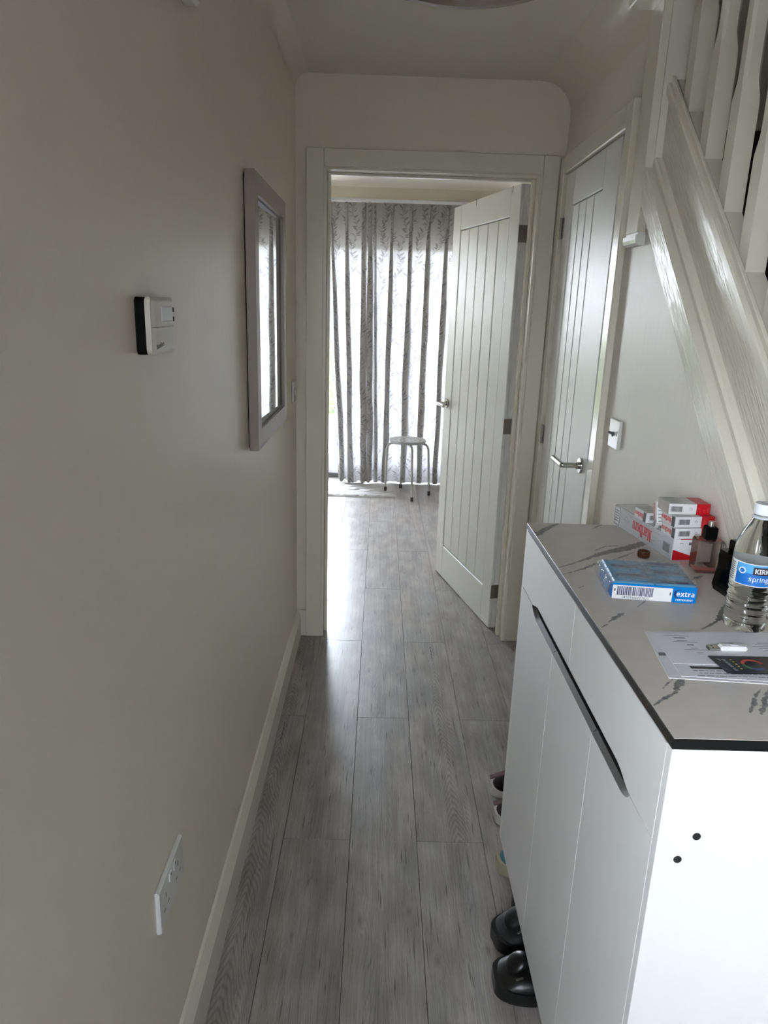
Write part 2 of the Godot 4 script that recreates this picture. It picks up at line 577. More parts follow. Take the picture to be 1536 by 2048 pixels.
func shell() -> void:
	var w: Material = M.wall_paint
	# left wall
	struct("wall_left", MB.new().box(Vector3(WL - 0.12, 0, -0.015), Vector3(WL, CH, 3.2)).box(Vector3(WL - 0.12, 0, 3.2), Vector3(WL, 0.95, 4.1)).box(Vector3(WL - 0.12, 2.05, 3.2), Vector3(WL, CH, 4.1)).box(Vector3(WL - 0.12, 0.95, 3.82), Vector3(WL, 2.05, 4.1)), w, "long off-white satin wall along the left side of the hall", "wall")
	# door wall, seen from the hall, with its opening
	var e := MB.new()
	e.box(Vector3(-0.003, 0, -0.125), Vector3(0.205, CH, -0.015))
	e.box(Vector3(1.105, 0, -0.125), Vector3(1.29, CH, -0.015))
	e.box(Vector3(0.205, 2.025, -0.125), Vector3(1.105, CH, -0.015))
	struct("wall_end", e, w, "off-white wall around and above the open doorway", "wall")
	# right wall: over and beside the cupboard door, then the panel under the stairs
	var r := MB.new()
	var f := func(p: Vector2, d: float) -> Vector3: return Vector3(d, p.y, p.x)
	r.box(Vector3(WR, 2.0, -0.015), Vector3(WR + 0.1, CH, 0.985))
	r.box(Vector3(WR, 0, -0.015), Vector3(WR + 0.1, 2.0, 0.055))
	r.box(Vector3(WR, 0, 0.78), Vector3(WR + 0.1, 2.0, 0.985))
	r.prism(PackedVector2Array([Vector2(0.985, 0), Vector2(2.86, 0), Vector2(2.86, 0.05), Vector2(0.985, 1.8)]), WR, WR + 0.02, f)
	struct("wall_right", r, M.stairs_wall_paint, "off-white satin wall under the stairs beside the cupboard door", "wall")
	# back wall with the open front door behind the camera, and the wall along the stair foot
	var b := MB.new()
	b.box(Vector3(-0.003, 0, 4.1), Vector3(0.2, 4.8, 4.22))
	b.box(Vector3(1.08, 0, 4.1), Vector3(2.2, 4.8, 4.22))
	b.box(Vector3(0.2, 2.05, 4.1), Vector3(1.08, 4.8, 4.22))
	struct("wall_back", b, w, "wall around the front door behind the camera", "wall")
	var fd := struct_root("door_3", "white front door with a clear glazed panel behind the camera", "door", Vector3(0.2, 0.0, 4.13))
	obj("leaf", MB.new().box(Vector3(0, 0, 0), Vector3(0.1, 2.05, 0.045)).box(Vector3(0.2, 0, 0), Vector3(0.88, 2.05, 0.045)).box(Vector3(0.1, 0, 0), Vector3(0.2, 0.85, 0.045)).box(Vector3(0.1, 1.9, 0), Vector3(0.2, 2.05, 0.045)), M.upvc, fd)
	obj("pane", MB.new().box(Vector3(0.1, 0.85, 0.02), Vector3(0.2, 1.9, 0.024)), M.window_glass, fd)
	# stairwell shell
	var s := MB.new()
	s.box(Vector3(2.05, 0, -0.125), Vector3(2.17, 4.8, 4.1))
	struct("wall_stairwell", s, M.stairwell_brown, "dark brown wall on the far side of the stairs", "wall")
	var lw := struct_root("window_2", "added unseen side window in the left wall letting in fill daylight", "window", Vector3(WL - 0.12, 0.95, 3.2))  # unseen window added to fill the hall with sky light
	obj("frame", MB.new().box(Vector3(0.03, 0, 0), Vector3(0.09, 0.05, 0.62)).box(Vector3(0.03, 1.05, 0), Vector3(0.09, 1.1, 0.62)).box(Vector3(0.03, 0.05, 0), Vector3(0.09, 1.05, 0.05)).box(Vector3(0.03, 0.05, 0.57), Vector3(0.09, 1.05, 0.62)), M.upvc, lw)
	obj("pane", MB.new().box(Vector3(0.058, 0.05, 0.05), Vector3(0.062, 1.05, 0.57)), M.window_glass, lw)
	var s2 := MB.new()
	s2.box(Vector3(1.29, 0, -0.125), Vector3(2.05, 4.8, -0.015))
	s2.box(Vector3(-0.003, 4.8, -0.125), Vector3(2.17, 4.9, 4.22))
	s2.box(Vector3(1.0, 2.48, -0.125), Vector3(1.29, 4.8, -0.015))
	s2.box(Vector3(1.0, 2.48, -0.015), Vector3(1.08, 4.8, 4.1))
	struct("wall_upstairs", s2, w, "upstairs walls around the stairwell", "wall")
	# ceiling with coved corners
	var c := MB.new()
	c.box(Vector3(-0.003, CH, -0.125), Vector3(1.08, CH + 0.16, 4.22))
	c.box(Vector3(1.08, CH, -0.125), Vector3(1.29, CH + 0.16, 0.9))
	struct("ceiling", c, M.ceiling_paint, "off-white plaster hall ceiling", "ceiling")
	var k := MB.new()
	cove(k, Vector3(WL, CH, -0.015), Vector3(0, 0, 1), Vector3(1, 0, 0), 0.05, 4.1)
	cove(k, Vector3(WR, CH, -0.015), Vector3(0, 0, 1), Vector3(-1, 0, 0), 0.115, 0.915)
	struct("trim_1", k, w, "smooth plaster coving between the hall walls and ceiling", "coving")
	# landing beam at the head of the stair post
	struct("trim_2", MB.new().box(Vector3(1.083, 2.234, 0.9), Vector3(1.25, CH + 0.16, 1.0), 0.003), M.white_gloss_paint, "painted landing beam end at the top of the stair post", "trim")
	struct("trim_3", MB.new().box(Vector3(1.06, CH, 0.98), Vector3(1.085, CH + 0.2, 4.1), 0.002), M.white_gloss_paint, "painted landing edge above the stairs", "trim")
	# skirting
	var sk := PackedVector2Array([Vector2(WL, 0), Vector2(0.137, 0), Vector2(0.137, 0.098), Vector2(0.133, 0.108), Vector2(0.124, 0.128), Vector2(WL, 0.131)])
	var g := func(p: Vector2, d: float) -> Vector3: return Vector3(p.x, p.y, d)
	var bl := struct("baseboard_left", MB.new().prism(sk, -0.015, 4.1, g), M.white_gloss_paint, "off-white painted skirting board along the left wall", "skirting board")
	var line := MB.new()
	var prev := Vector3(WL + 0.0006, 0.1325, 0.0)
	for i in range(1, 150):
		var p := Vector3(WL + 0.0006, 0.1322 + rng.randf_range(-0.0012, 0.0016), i * 0.02)
		var th := 0.0007 + 0.0012 * absf(sin(i * 0.31)) * rng.randf()
		line.quad(prev, p, p + Vector3(0, th, 0), prev + Vector3(0, th, 0), Vector3.RIGHT)
		prev = p
	var crack := obj("caulk_crack", line, M.joint_dark, bl)
	crack.set_meta("label", "thin dark uneven crack along the top of the skirting")
	struct("baseboard_end", MB.new().box(Vector3(WL, 0, -0.015), Vector3(0.16, 0.128, -0.001), 0.002), M.white_gloss_paint, "short stub of skirting between the left wall and door surround", "skirting board")
	# far room
	var fr := MB.new()
	fr.box(Vector3(-1.72, 0, -3.35), Vector3(-1.6, 2.5, -0.125))
	struct("wall_garden_room_left", fr, w, "left wall of the garden room", "wall")
	struct("wall_garden_room_right", MB.new().box(Vector3(2.6, 0, -3.35), Vector3(2.72, 2.5, -0.125)), w, "right wall of the garden room", "wall")
	var fb := MB.new()
	fb.box(Vector3(-1.6, 0, -0.125), Vector3(-0.003, 2.5, -0.1))
	fb.box(Vector3(1.29, 0, -0.125), Vector3(2.6, 2.5, -0.1))
	fb.box(Vector3(-0.003, CH, -0.125), Vector3(1.29, 2.5, -0.1))
	struct("wall_garden_room_front", fb, w, "garden room side of the door wall", "wall")
	var ff := MB.new()
	ff.box(Vector3(-1.6, 0, -3.35), Vector3(-0.62, 2.4, -3.2))
	ff.box(Vector3(1.45, 0, -3.35), Vector3(2.6, 2.4, -3.2))
	ff.box(Vector3(-0.62, 2.165, -3.35), Vector3(1.45, 2.4, -3.115))
	struct("wall_garden_side", ff, w, "wall around the garden door of the far room", "wall")
	var fc := MB.new()
	fc.box(Vector3(-1.72, 2.4, -3.35), Vector3(2.72, 2.5, -0.125))
	struct("ceiling_garden_room", fc, M.ceiling_paint, "white ceiling of the garden room", "ceiling")

func cove(k: MB, corner: Vector3, along: Vector3, inward: Vector3, r: float, length: float) -> void:
	var rows := []
	for e in [0.0, length]:
		var row := []
		for i in 9:
			var a := PI / 2 * i / 8
			row.append(corner + along * e + inward * r * (1 - sin(a)) + Vector3.DOWN * r * (1 - cos(a)))
		rows.append(row)
	var m := MB.new()
	m.grid(rows, 1.0)
	var want := (inward + Vector3.DOWN)
	if m.n[4].dot(want) < 0:
		m = MB.new().grid(rows, -1.0)
	k.grid(rows, 1.0 if m.n[4].dot(want) > 0 and MB.new().grid(rows, 1.0).n[4].dot(want) > 0 else -1.0)

func floors() -> void:
	# dark bed under the boards, the boards laid in half bond
	var root := struct("floor", MB.new().box(Vector3(-1.75, -0.1, -3.35), Vector3(2.7, -0.009, 4.3)), M.joint_dark, "grey oak laminate floor laid lengthwise through hall and garden room", "floor")
	var w := 0.192
	var l := 1.2761
	var shapes := {}
	for k in range(-10, 13):
		var x0 := 0.23 + k * w
		if x0 > 2.5 or x0 < -1.7: continue
		# joints at z = 1.3114 - i * l / 2, every second one in each row
		for j in range(-2, 5):
			var z1 := 1.3114 - (2 * j + posmod(k, 2)) * l / 2
			var z0 := z1 - l
			if z0 > 3.6 or z1 < -3.3: continue
			if z1 > -0.1 and (x0 > 1.2 or x0 < -0.06): continue
			var xa := x0
			var xb := x0 + w
			z0 = maxf(z0, -3.345); z1 = minf(z1, 4.09)
			var key := "%d_%.2f" % [rng.randi() % 4, z1 - z0]
			var at := Vector3((xa + xb) / 2, 0, (z0 + z1) / 2)
			if not shapes.has(key):
				shapes[key] = plank(w - 0.0012, z1 - z0 - 0.0012)
			var o := obj("plank", shapes[key], M["oak_%d" % (rng.randi() % 5)], root, Transform3D(Basis(Vector3.UP, PI if rng.randf() < 0.5 else 0.0), at))
			o.name = "plank_%03d" % root.get_child_count()

func plank(w: float, l: float) -> ArrayMesh:
	var m := MB.new()
	var b := 0.0005
	var h := Vector3(w / 2, 0, l / 2)
	var uv := func(p: Vector3) -> Vector2: return Vector2(p.x / 0.192 + 0.5, p.z / 1.28 + 0.5)
	var top := []
	var rim := []
	var low := []
	for s in [[-1, -1], [1, -1], [1, 1], [-1, 1]]:
		top.append(Vector3(s[0] * (h.x - b), 0, s[1] * (h.z - b)))
		rim.append(Vector3(s[0] * h.x, -0.0007, s[1] * h.z))
		low.append(Vector3(s[0] * h.x, -0.0085, s[1] * h.z))
	m.quad(top[0], top[1], top[2], top[3], Vector3.UP, [uv.call(top[0]), uv.call(top[1]), uv.call(top[2]), uv.call(top[3])])
	for i in 4:
		var j := (i + 1) % 4
		m.quad(top[i], top[j], rim[j], rim[i], Vector3.UP, [uv.call(top[i]), uv.call(top[j]), uv.call(rim[j]), uv.call(rim[i])])
		m.quad(rim[i], rim[j], low[j], low[i], rim[i] + rim[j], [uv.call(rim[i]), uv.call(rim[j]), uv.call(rim[j]), uv.call(rim[i])])
	return m.mesh()

func door_surround() -> void:
	var g: Material = M.white_gloss_paint
	var t := struct_root("trim_4", "white painted surround of the open doorway", "door surround")
	obj("architrave_leg", MB.new().box(Vector3(0.1595, 0, -0.015), Vector3(0.2285, 2.063, 0.003), 0.003), g, t)
	obj("architrave_leg", MB.new().box(Vector3(1.0815, 0, -0.015), Vector3(1.1455, 2.063, 0.003), 0.003), g, t)
	obj("architrave_head", MB.new().box(Vector3(0.2285, 1.996, -0.015), Vector3(1.0815, 2.063, 0.003), 0.003), g, t)
	var lin := MB.new()
	lin.box(Vector3(0.205, 0, -0.13), Vector3(0.24, 2.02, -0.004), 0.001)
	lin.box(Vector3(1.07, 0, -0.13), Vector3(1.105, 2.02, -0.004), 0.001)
	lin.box(Vector3(0.205, 1.987, -0.13), Vector3(1.105, 2.024, -0.004), 0.001)
	obj("door_lining", lin, g, t)
	var stop := MB.new()
	stop.box(Vector3(0.24, 0, -0.089), Vector3(0.2515, 1.987, -0.06), 0.0015)
	stop.box(Vector3(1.0545, 0, -0.089), Vector3(1.07, 1.987, -0.06), 0.0015)
	stop.box(Vector3(0.2515, 1.977, -0.089), Vector3(1.0545, 1.987, -0.06), 0.0015)
	obj("door_stop", stop, g, t)
	var c := struct_root("trim_5", "white painted surround of the closed understairs cupboard door", "door surround")
	obj("architrave_leg", MB.new().box(Vector3(1.147, 0, 0.0035), Vector3(WR, 2.052, 0.062), 0.003), g, c)
	obj("architrave_leg", MB.new().box(Vector3(1.147, 0, 0.775), Vector3(WR, 2.052, 0.833), 0.003), g, c)
	obj("architrave_head", MB.new().box(Vector3(1.147, 1.986, 0.062), Vector3(WR, 2.052, 0.775), 0.003), g, c)
	obj("door_lining", MB.new().box(Vector3(WR, 0, 0.055), Vector3(1.27, 2.0, 0.08)).box(Vector3(WR, 0, 0.765), Vector3(1.27, 2.0, 0.78)).box(Vector3(WR, 1.988, 0.08), Vector3(1.27, 2.0, 0.765)).box(Vector3(1.215, 0, 0.08), Vector3(1.27, 1.988, 0.765)), g, c)

# a boarded cottage door in its own frame: s along from the hinge, y up, face towards +d
func boarded_leaf(t: Node3D, width: float, height: float, thick: float, s0: float, s1: float, y0: float, y1: float, boards: int) -> void:
	var p: Material = M.door_paint
	obj("core", MB.new().box(Vector3(0.004, 0.004, -thick + 0.004), Vector3(width - 0.004, height - 0.004, -0.015)), p, t)
	for f in [[-0.016, 0.0], [-thick, -thick + 0.006]]:
		obj("stile", MB.new().box(Vector3(0, 0, f[0]), Vector3(s0, height, f[1]), 0.003), p, t)
		obj("stile", MB.new().box(Vector3(s1, 0, f[0]), Vector3(width, height, f[1]), 0.003), p, t)
		obj("rail", MB.new().box(Vector3(s0, 0, f[0]), Vector3(s1, y0, f[1]), 0.003), p, t)
		obj("rail", MB.new().box(Vector3(s0, y1, f[0]), Vector3(s1, height, f[1]), 0.003), p, t)
	obj("edge", MB.new().box(Vector3(0, 0, -thick + 0.006), Vector3(0.01, height, -0.016), 0.0).box(Vector3(width - 0.01, 0, -thick + 0.006), Vector3(width, height, -0.016), 0.0), p, t)
	var bw := (s1 - s0) / boards
	for i in boards:
		obj("board", MB.new().box(Vector3(s0 + i * bw + 0.0012, y0 + 0.002, -0.02), Vector3(s0 + (i + 1) * bw - 0.0012, y1 - 0.002, -0.0025), 0.005), p, t)

func lever(t: Node3D, at: Vector3, dir: float, reach := 0.06, grip := 0.115) -> void:
	# rose, neck and grip on a face towards +z of the leaf
	var h := MB.new()
	var turn := Transform3D(Basis(Vector3.RIGHT, PI / 2), at)
	h.lathe([Vector2(0, 0.0), Vector2(0.0255, 0.0), Vector2(0.0265, 0.002), Vector2(0.0265, 0.007), Vector2(0.025, 0.009), Vector2(0, 0.009)], 28, turn)
	var o := obj("handle", h, M.chrome, t)
	var neck := MB.new()
	neck.lathe([Vector2(0.012, 0.009), Vector2(0.012, 0.018), Vector2(0.0095, 0.02)], 20, turn)
	neck.tube([at + Vector3(0, 0, 0.018), at + Vector3(0, 0, reach - 0.004), at + Vector3(dir * 0.004, 0, reach)], 0.0092, 14)
	obj("neck", neck, M.chrome, o)
	obj("grip", MB.new().tube([at + Vector3(0, 0, reach - 0.001), at + Vector3(dir * 0.01, 0, reach), at + Vector3(dir * (grip - 0.004), 0, reach), at + Vector3(dir * grip, 0, reach)], [0.0092, 0.0095, 0.0095, 0.0075], 14), M.chrome, o)

func open_door() -> void:
	# hinged at the right jamb, swung into the far room
	var hinge := Vector3(1.026, 0.004, -0.132)
	var along := (Vector3(0.828, 0, -0.91) - Vector3(1.026, 0, -0.132)).normalized()
	var t := struct_root("door_1", "white boarded door standing open into the garden room", "door")
	var W := 0.807
	t.transform = Transform3D(Basis(-along, Vector3.UP, (-along).cross(Vector3.UP)), hinge + along * W)
	boarded_leaf(t, W, 1.978, 0.041, 0.109, 0.707, 0.184, 1.862, 5)
	lever(t, Vector3(0.055, 0.985, 0), 1.0)
	for y in [1.79, 0.983, 0.19]:
		var hg := MB.new()
		hg.box(Vector3(W - 0.0005, y - 0.038, -0.0405), Vector3(W + 0.0022, y + 0.03, -0.0005), 0.0006)
		hg.tube([Vector3(W + 0.004, y - 0.036, -0.043), Vector3(W + 0.004, y + 0.028, -0.043)], 0.005, 10)
		for q in [[-0.02, -0.012], [-0.02, 0.012], [-0.012, -0.026], [-0.028, -0.026]]:
			hg.lathe([Vector2(0.0035, 0), Vector2(0.003, 0.0008), Vector2(0, 0.0008)], 8, Transform3D(Basis(Vector3.BACK, -PI / 2), Vector3(W + 0.0022, y + q[1] - 0.004, q[0])))
		obj("hinge", hg, M.dark_steel, t)
	for x in [0.72, 0.305]: obj("catch_pin", MB.new().box(Vector3(x, 1.952, -0.001), Vector3(x + 0.0025, 1.979, 0.001)), M.pull_grey, t)

func cupboard_door() -> void:
	var t := struct_root("door_2", "closed white boarded cupboard door under the stairs", "door")
	# face towards the hall (-x); s runs from the far hinge towards the camera
	t.transform = Transform3D(Basis(Vector3(0, 0, 1), Vector3.UP, Vector3(-1, 0, 0)), Vector3(1.158, 0.006, 0.085))
	boarded_leaf(t, 0.645, 1.976, 0.04, 0.118, 0.488, 0.19, 1.855, 4)
	lever(t, Vector3(0.587, 0.978, 0), -1.0, 0.066, 0.125)
	for y in [1.785, 0.985, 0.19]:
		var hg := MB.new()
		hg.tube([Vector3(-0.004, y - 0.038, 0.006), Vector3(-0.004, y - 0.014, 0.006)], 0.0065, 10)
		hg.tube([Vector3(-0.004, y - 0.012, 0.006), Vector3(-0.004, y + 0.012, 0.006)], 0.0065, 10)
		hg.tube([Vector3(-0.004, y + 0.014, 0.006), Vector3(-0.004, y + 0.038, 0.006)], 0.0065, 10)
		hg.box(Vector3(0.0, y - 0.037, -0.001), Vector3(0.016, y + 0.037, 0.0015))
		obj("hinge", hg, M.dark_steel, t)

func garden_door() -> void:
	var t := struct_root("window_1", "white framed glazed garden door behind the curtains", "garden door")
	var u: Material = M.upvc
	for x in [-0.62, -0.41, -0.35, 0.50, 0.56, 1.39]:
		obj("frame", MB.new().box(Vector3(x, 0.0, -3.31), Vector3(x + 0.06, 2.165, -3.24), 0.004), u, t)
	obj("frame", MB.new().box(Vector3(-0.56, 2.0, -3.31), Vector3(-0.41, 2.165, -3.24), 0.004).box(Vector3(-0.29, 2.0, -3.31), Vector3(0.5, 2.165, -3.24), 0.004).box(Vector3(0.62, 2.0, -3.31), Vector3(1.39, 2.165, -3.24), 0.004), u, t)
	obj("bottom_rail", MB.new().box(Vector3(-0.56, 0.035, -3.31), Vector3(-0.41, 0.215, -3.24), 0.006).box(Vector3(-0.29, 0.035, -3.31), Vector3(0.5, 0.215, -3.24), 0.006).box(Vector3(0.62, 0.035, -3.31), Vector3(1.39, 0.215, -3.24), 0.006), u, t)
	obj("threshold", MB.new().box(Vector3(-0.62, 0, -3.34), Vector3(1.45, 0.033, -3.225), 0.004), M.frame_slip, t)
	for x in [[-0.56, -0.41], [-0.29, 0.5], [0.62, 1.39]]:
		obj("pane", MB.new().box(Vector3(x[0], 0.21, -3.28), Vector3(x[1], 2.0, -3.276)), M.window_glass, t)
	# a roller blind drawn a little way down at the head of the glass
	var b := thing("roller_blind", "short cream roller blind glowing behind the top of the curtains", "blind")
	obj("fabric", MB.new().box(Vector3(-0.28, 1.95, -3.1305), Vector3(1.38, 2.165, -3.1295)), M.cream_blind, b)
	obj("roller", MB.new().tube([Vector3(-0.28, 2.15, -3.147), Vector3(1.38, 2.15, -3.147)], 0.0145, 14), M.upvc, b)
	obj("bottom_bar", MB.new().tube([Vector3(-0.28, 1.948, -3.13), Vector3(1.38, 1.948, -3.13)], 0.005, 8), M.upvc, b)
	# the garden
	var root := struct("patio", MB.new().box(Vector3(-6, -0.16, -9), Vector3(7, -0.062, -3.35)), M.joint_dark, "pale stone patio outside the garden door", "patio")
	for i in 8:
		for j in 5:
			obj("slab", MB.new().box(Vector3(-2.4 + i * 0.6, -0.07, -6.6 + j * 0.6), Vector3(-1.806 + i * 0.6, -0.03, -6.006 + j * 0.6), 0.004), M.patio_stone, root)
	obj("paving", MB.new().box(Vector3(-6, -0.07, -3.595), Vector3(7, -0.03, -3.35)).box(Vector3(-6, -0.07, -9), Vector3(7, -0.03, -6.61)).box(Vector3(-6, -0.07, -6.61), Vector3(-2.41, -0.03, -3.6)).box(Vector3(2.4, -0.07, -6.61), Vector3(7, -0.03, -3.6)), M.patio_stone, root)
	var h := thing("hedge", "yellow-green leafy hedge at the far side of the patio", "hedge", Vector3(0, -0.03, -7.6))
	obj("branches", MB.new().box(Vector3(-4, 0, -0.35), Vector3(4, 1.25, 0.25), 0.1), M.hedge_core, h)
	var lm := MB.new()
	for s in [-1.0, 1.0]:
		lm.quad(Vector3(0, 0, 0), Vector3(0.022 * s, 0.035, 0.008), Vector3(0, 0.085, 0.0), Vector3(0, 0.04, -0.004), Vector3(0, 0, 1))
	var mm := MultiMesh.new()
	mm.transform_format = MultiMesh.TRANSFORM_3D
	mm.mesh = lm.mesh()
	mm.instance_count = 3500
	for i in 3500:
		var p := Vector3(rng.randf_range(-2.2, 2.2), rng.randf_range(0.02, 1.32), 0.25 + rng.randf_range(-0.02, 0.12))
		if i % 5 == 0: p = Vector3(rng.randf_range(-2.2, 2.2), rng.randf_range(1.2, 1.36), rng.randf_range(-0.3, 0.3))
		mm.set_instance_transform(i, Transform3D(Basis.from_euler(Vector3(rng.randf_range(-1, 1), rng.randf_range(-1.2, 1.2), rng.randf_range(-2, 2))).scaled(Vector3.ONE * rng.randf_range(0.7, 1.3)), p))
	var li := MultiMeshInstance3D.new()
	li.name = "leaves"
	li.multimesh = mm
	li.material_override = M.hedge_leaf
	li.set_meta("kind", "stuff")
	h.add_child(li)
	# the street side, behind the camera
	struct("ground_front", MB.new().box(Vector3(-8, -0.2, 0.0), Vector3(-0.01, -0.11, 4.3)).box(Vector3(-8, -0.2, 4.3), Vector3(9, -0.05, 14)), M.patio_stone, "paved ground outside the front door", "ground")

# ------------------------------------------------------------------ stairs
func staircase() -> void:
	var t := thing("staircase", "white painted staircase with chamfered balusters rising along the right side", "staircase")
	var za := 0.985
	var zb := 2.9
	var up := func(y: float, z: float) -> float: return y + SLOPE * (z - 1.2)
	var board := func(x0: float, x1: float, ya: float, yb: float, bev := 0.0) -> MB:
		var m := MB.new()
		var c := [Vector2(x0, ya), Vector2(x1, ya), Vector2(x1, yb), Vector2(x0, yb)]
		if bev > 0: c = [Vector2(x0 + bev, ya), Vector2(x1, ya), Vector2(x1, yb), Vector2(x0 + bev, yb), Vector2(x0, yb - bev), Vector2(x0, ya + bev)]
		for i in c.size():
			var a: Vector2 = c[i]
			var b: Vector2 = c[(i + 1) % c.size()]
			var mid := Vector3((a.x + b.x) / 2 - (x0 + x1) / 2, ((a.y + b.y) / 2 - (ya + yb) / 2), 0)
			var o := Vector3((b - a).y, -(b - a).x, 0)
			m.quad(Vector3(a.x, up.call(a.y, za), za), Vector3(b.x, up.call(b.y, za), za), Vector3(b.x, up.call(b.y, zb), zb), Vector3(a.x, up.call(a.y, zb), zb), o if o.dot(mid) >= 0 else -o,
				[Vector2(0, a.y), Vector2(0, b.y), Vector2((zb - za) * 1.37, b.y), Vector2((zb - za) * 1.37, a.y)])
		for k in range(1, c.size() - 1):
			m.tri(Vector3(c[0].x, up.call(c[0].y, za), za), Vector3(c[k].x, up.call(c[k].y, za), za), Vector3(c[k + 1].x, up.call(c[k + 1].y, za), za), Vector3(0, 0, -1))
			m.tri(Vector3(c[0].x, up.call(c[0].y, zb), zb), Vector3(c[k].x, up.call(c[k].y, zb), zb), Vector3(c[k + 1].x, up.call(c[k + 1].y, zb), zb), Vector3(0, 0, 1))
		return m
	var s := obj("string_board", board.call(1.188, 1.222, 1.5, 1.83), M.gloss_paint_over_wood, t)
	obj("lower_batten", board.call(1.147, 1.19, 1.557, 1.648, 0.002), M.gloss_paint_over_wood, t)
	obj("bead", board.call(1.168, 1.19, 1.646, 1.672, 0.006), M.white_gloss_paint, t)
	var cap := obj("base_rail", board.call(1.178, 1.245, 1.818, 1.846, 0.004), M.white_gloss_paint, t)
	obj("lip", board.call(1.189, 1.197, 1.845, 1.862, 0.002), M.white_gloss_paint, cap)
	obj("infill_fillet", board.call(1.203, 1.24, 1.84, 1.853), M.white_gloss_paint, cap)
	# balusters: square feet, stop-chamfered shafts
	for i in 8:
		var z := 0.93 + i * 0.139
		var bm := MB.new()
		var hw := 0.0205
		var yb: float = up.call(1.853, z)
		bm.prism(PackedVector2Array([Vector2(-hw, up.call(1.853, z - hw) - 0.012), Vector2(hw, up.call(1.853, z + hw) - 0.012), Vector2(hw, yb + 0.20), Vector2(-hw, yb + 0.20)]), 1.201, 1.242, func(p: Vector2, d: float) -> Vector3: return Vector3(d, p.y, z + p.x))
		var ring := func(y: float, h: float, c: float) -> Array:
			var r := []
			for q in [[-1, -1, 0], [-1, -1, 1], [1, -1, 1], [1, -1, 0], [1, 1, 0], [1, 1, 1], [-1, 1, 1], [-1, 1, 0]]:
				var dx: float = q[0] * (h - (c if q[2] == 1 else 0.0))
				var dz: float = q[1] * (h - (0.0 if q[2] == 1 else c))
				r.append(Vector3(1.2215 + dx, y, z + dz))
			return r
		var rings := [ring.call(yb + 0.2, hw, 0.0001), ring.call(yb + 0.235, hw - 0.0022, 0.0062), ring.call(yb + 0.255, hw - 0.0026, 0.0068), ring.call(yb + 0.9, hw - 0.0026, 0.0068)]
		for k in 3:
			for j in 8:
				var a: Vector3 = rings[k][j]
				var b: Vector3 = rings[k][(j + 1) % 8]
				bm.quad(a, b, rings[k + 1][(j + 1) % 8], rings[k + 1][j], (a + b) / 2 - Vector3(1.2215, a.y, z))
		obj("baluster", bm, M.white_gloss_paint, t)
	# treads and risers behind the string
	for i in 9:
		var z := 2.95 - i * 0.235
		var y := up.call(1.80, z) as float
		obj("tread", MB.new().box(Vector3(1.222, y - 0.03, z - 0.245), Vector3(2.05, y, z + 0.015), 0.006), M.stair_carpet, t)
		obj("riser", MB.new().box(Vector3(1.222, y - 0.22, z - 0.02), Vector3(2.05, y - 0.03, z - 0.002)), M.stair_carpet, t)
	# boxed post that the string dies into
	obj("post", MB.new().box(Vector3(1.171, 1.846, 0.895), Vector3(1.196, 2.48, 0.983), 0.002), M.white_gloss_paint, t)
	var tr := thing("pipe_boxing", "narrow white boxed trunking running down beside the cupboard door to a rounded end", "trunking", Vector3(1.147, 1.69, 0.89))
	obj("cover", MB.new().box(Vector3(0, 0, 0), Vector3(0.023, 0.63, 0.0945), 0.0025), M.white_gloss_paint, tr)
	var ec := MB.new()
	ec.prism(PackedVector2Array([Vector2(-0.004, -0.006), Vector2(0.023, -0.006), Vector2(0.023, -0.032), Vector2(0.006, -0.032), Vector2(-0.001, -0.027), Vector2(-0.004, -0.018)]), -0.006, 0.098, func(p: Vector2, d: float) -> Vector3: return Vector3(p.x, p.y, d))
	ec.box(Vector3(0.002, -0.007, 0.0), Vector3(0.023, 0.001, 0.094))
	obj("end_cap", ec, M.white_plastic, tr)

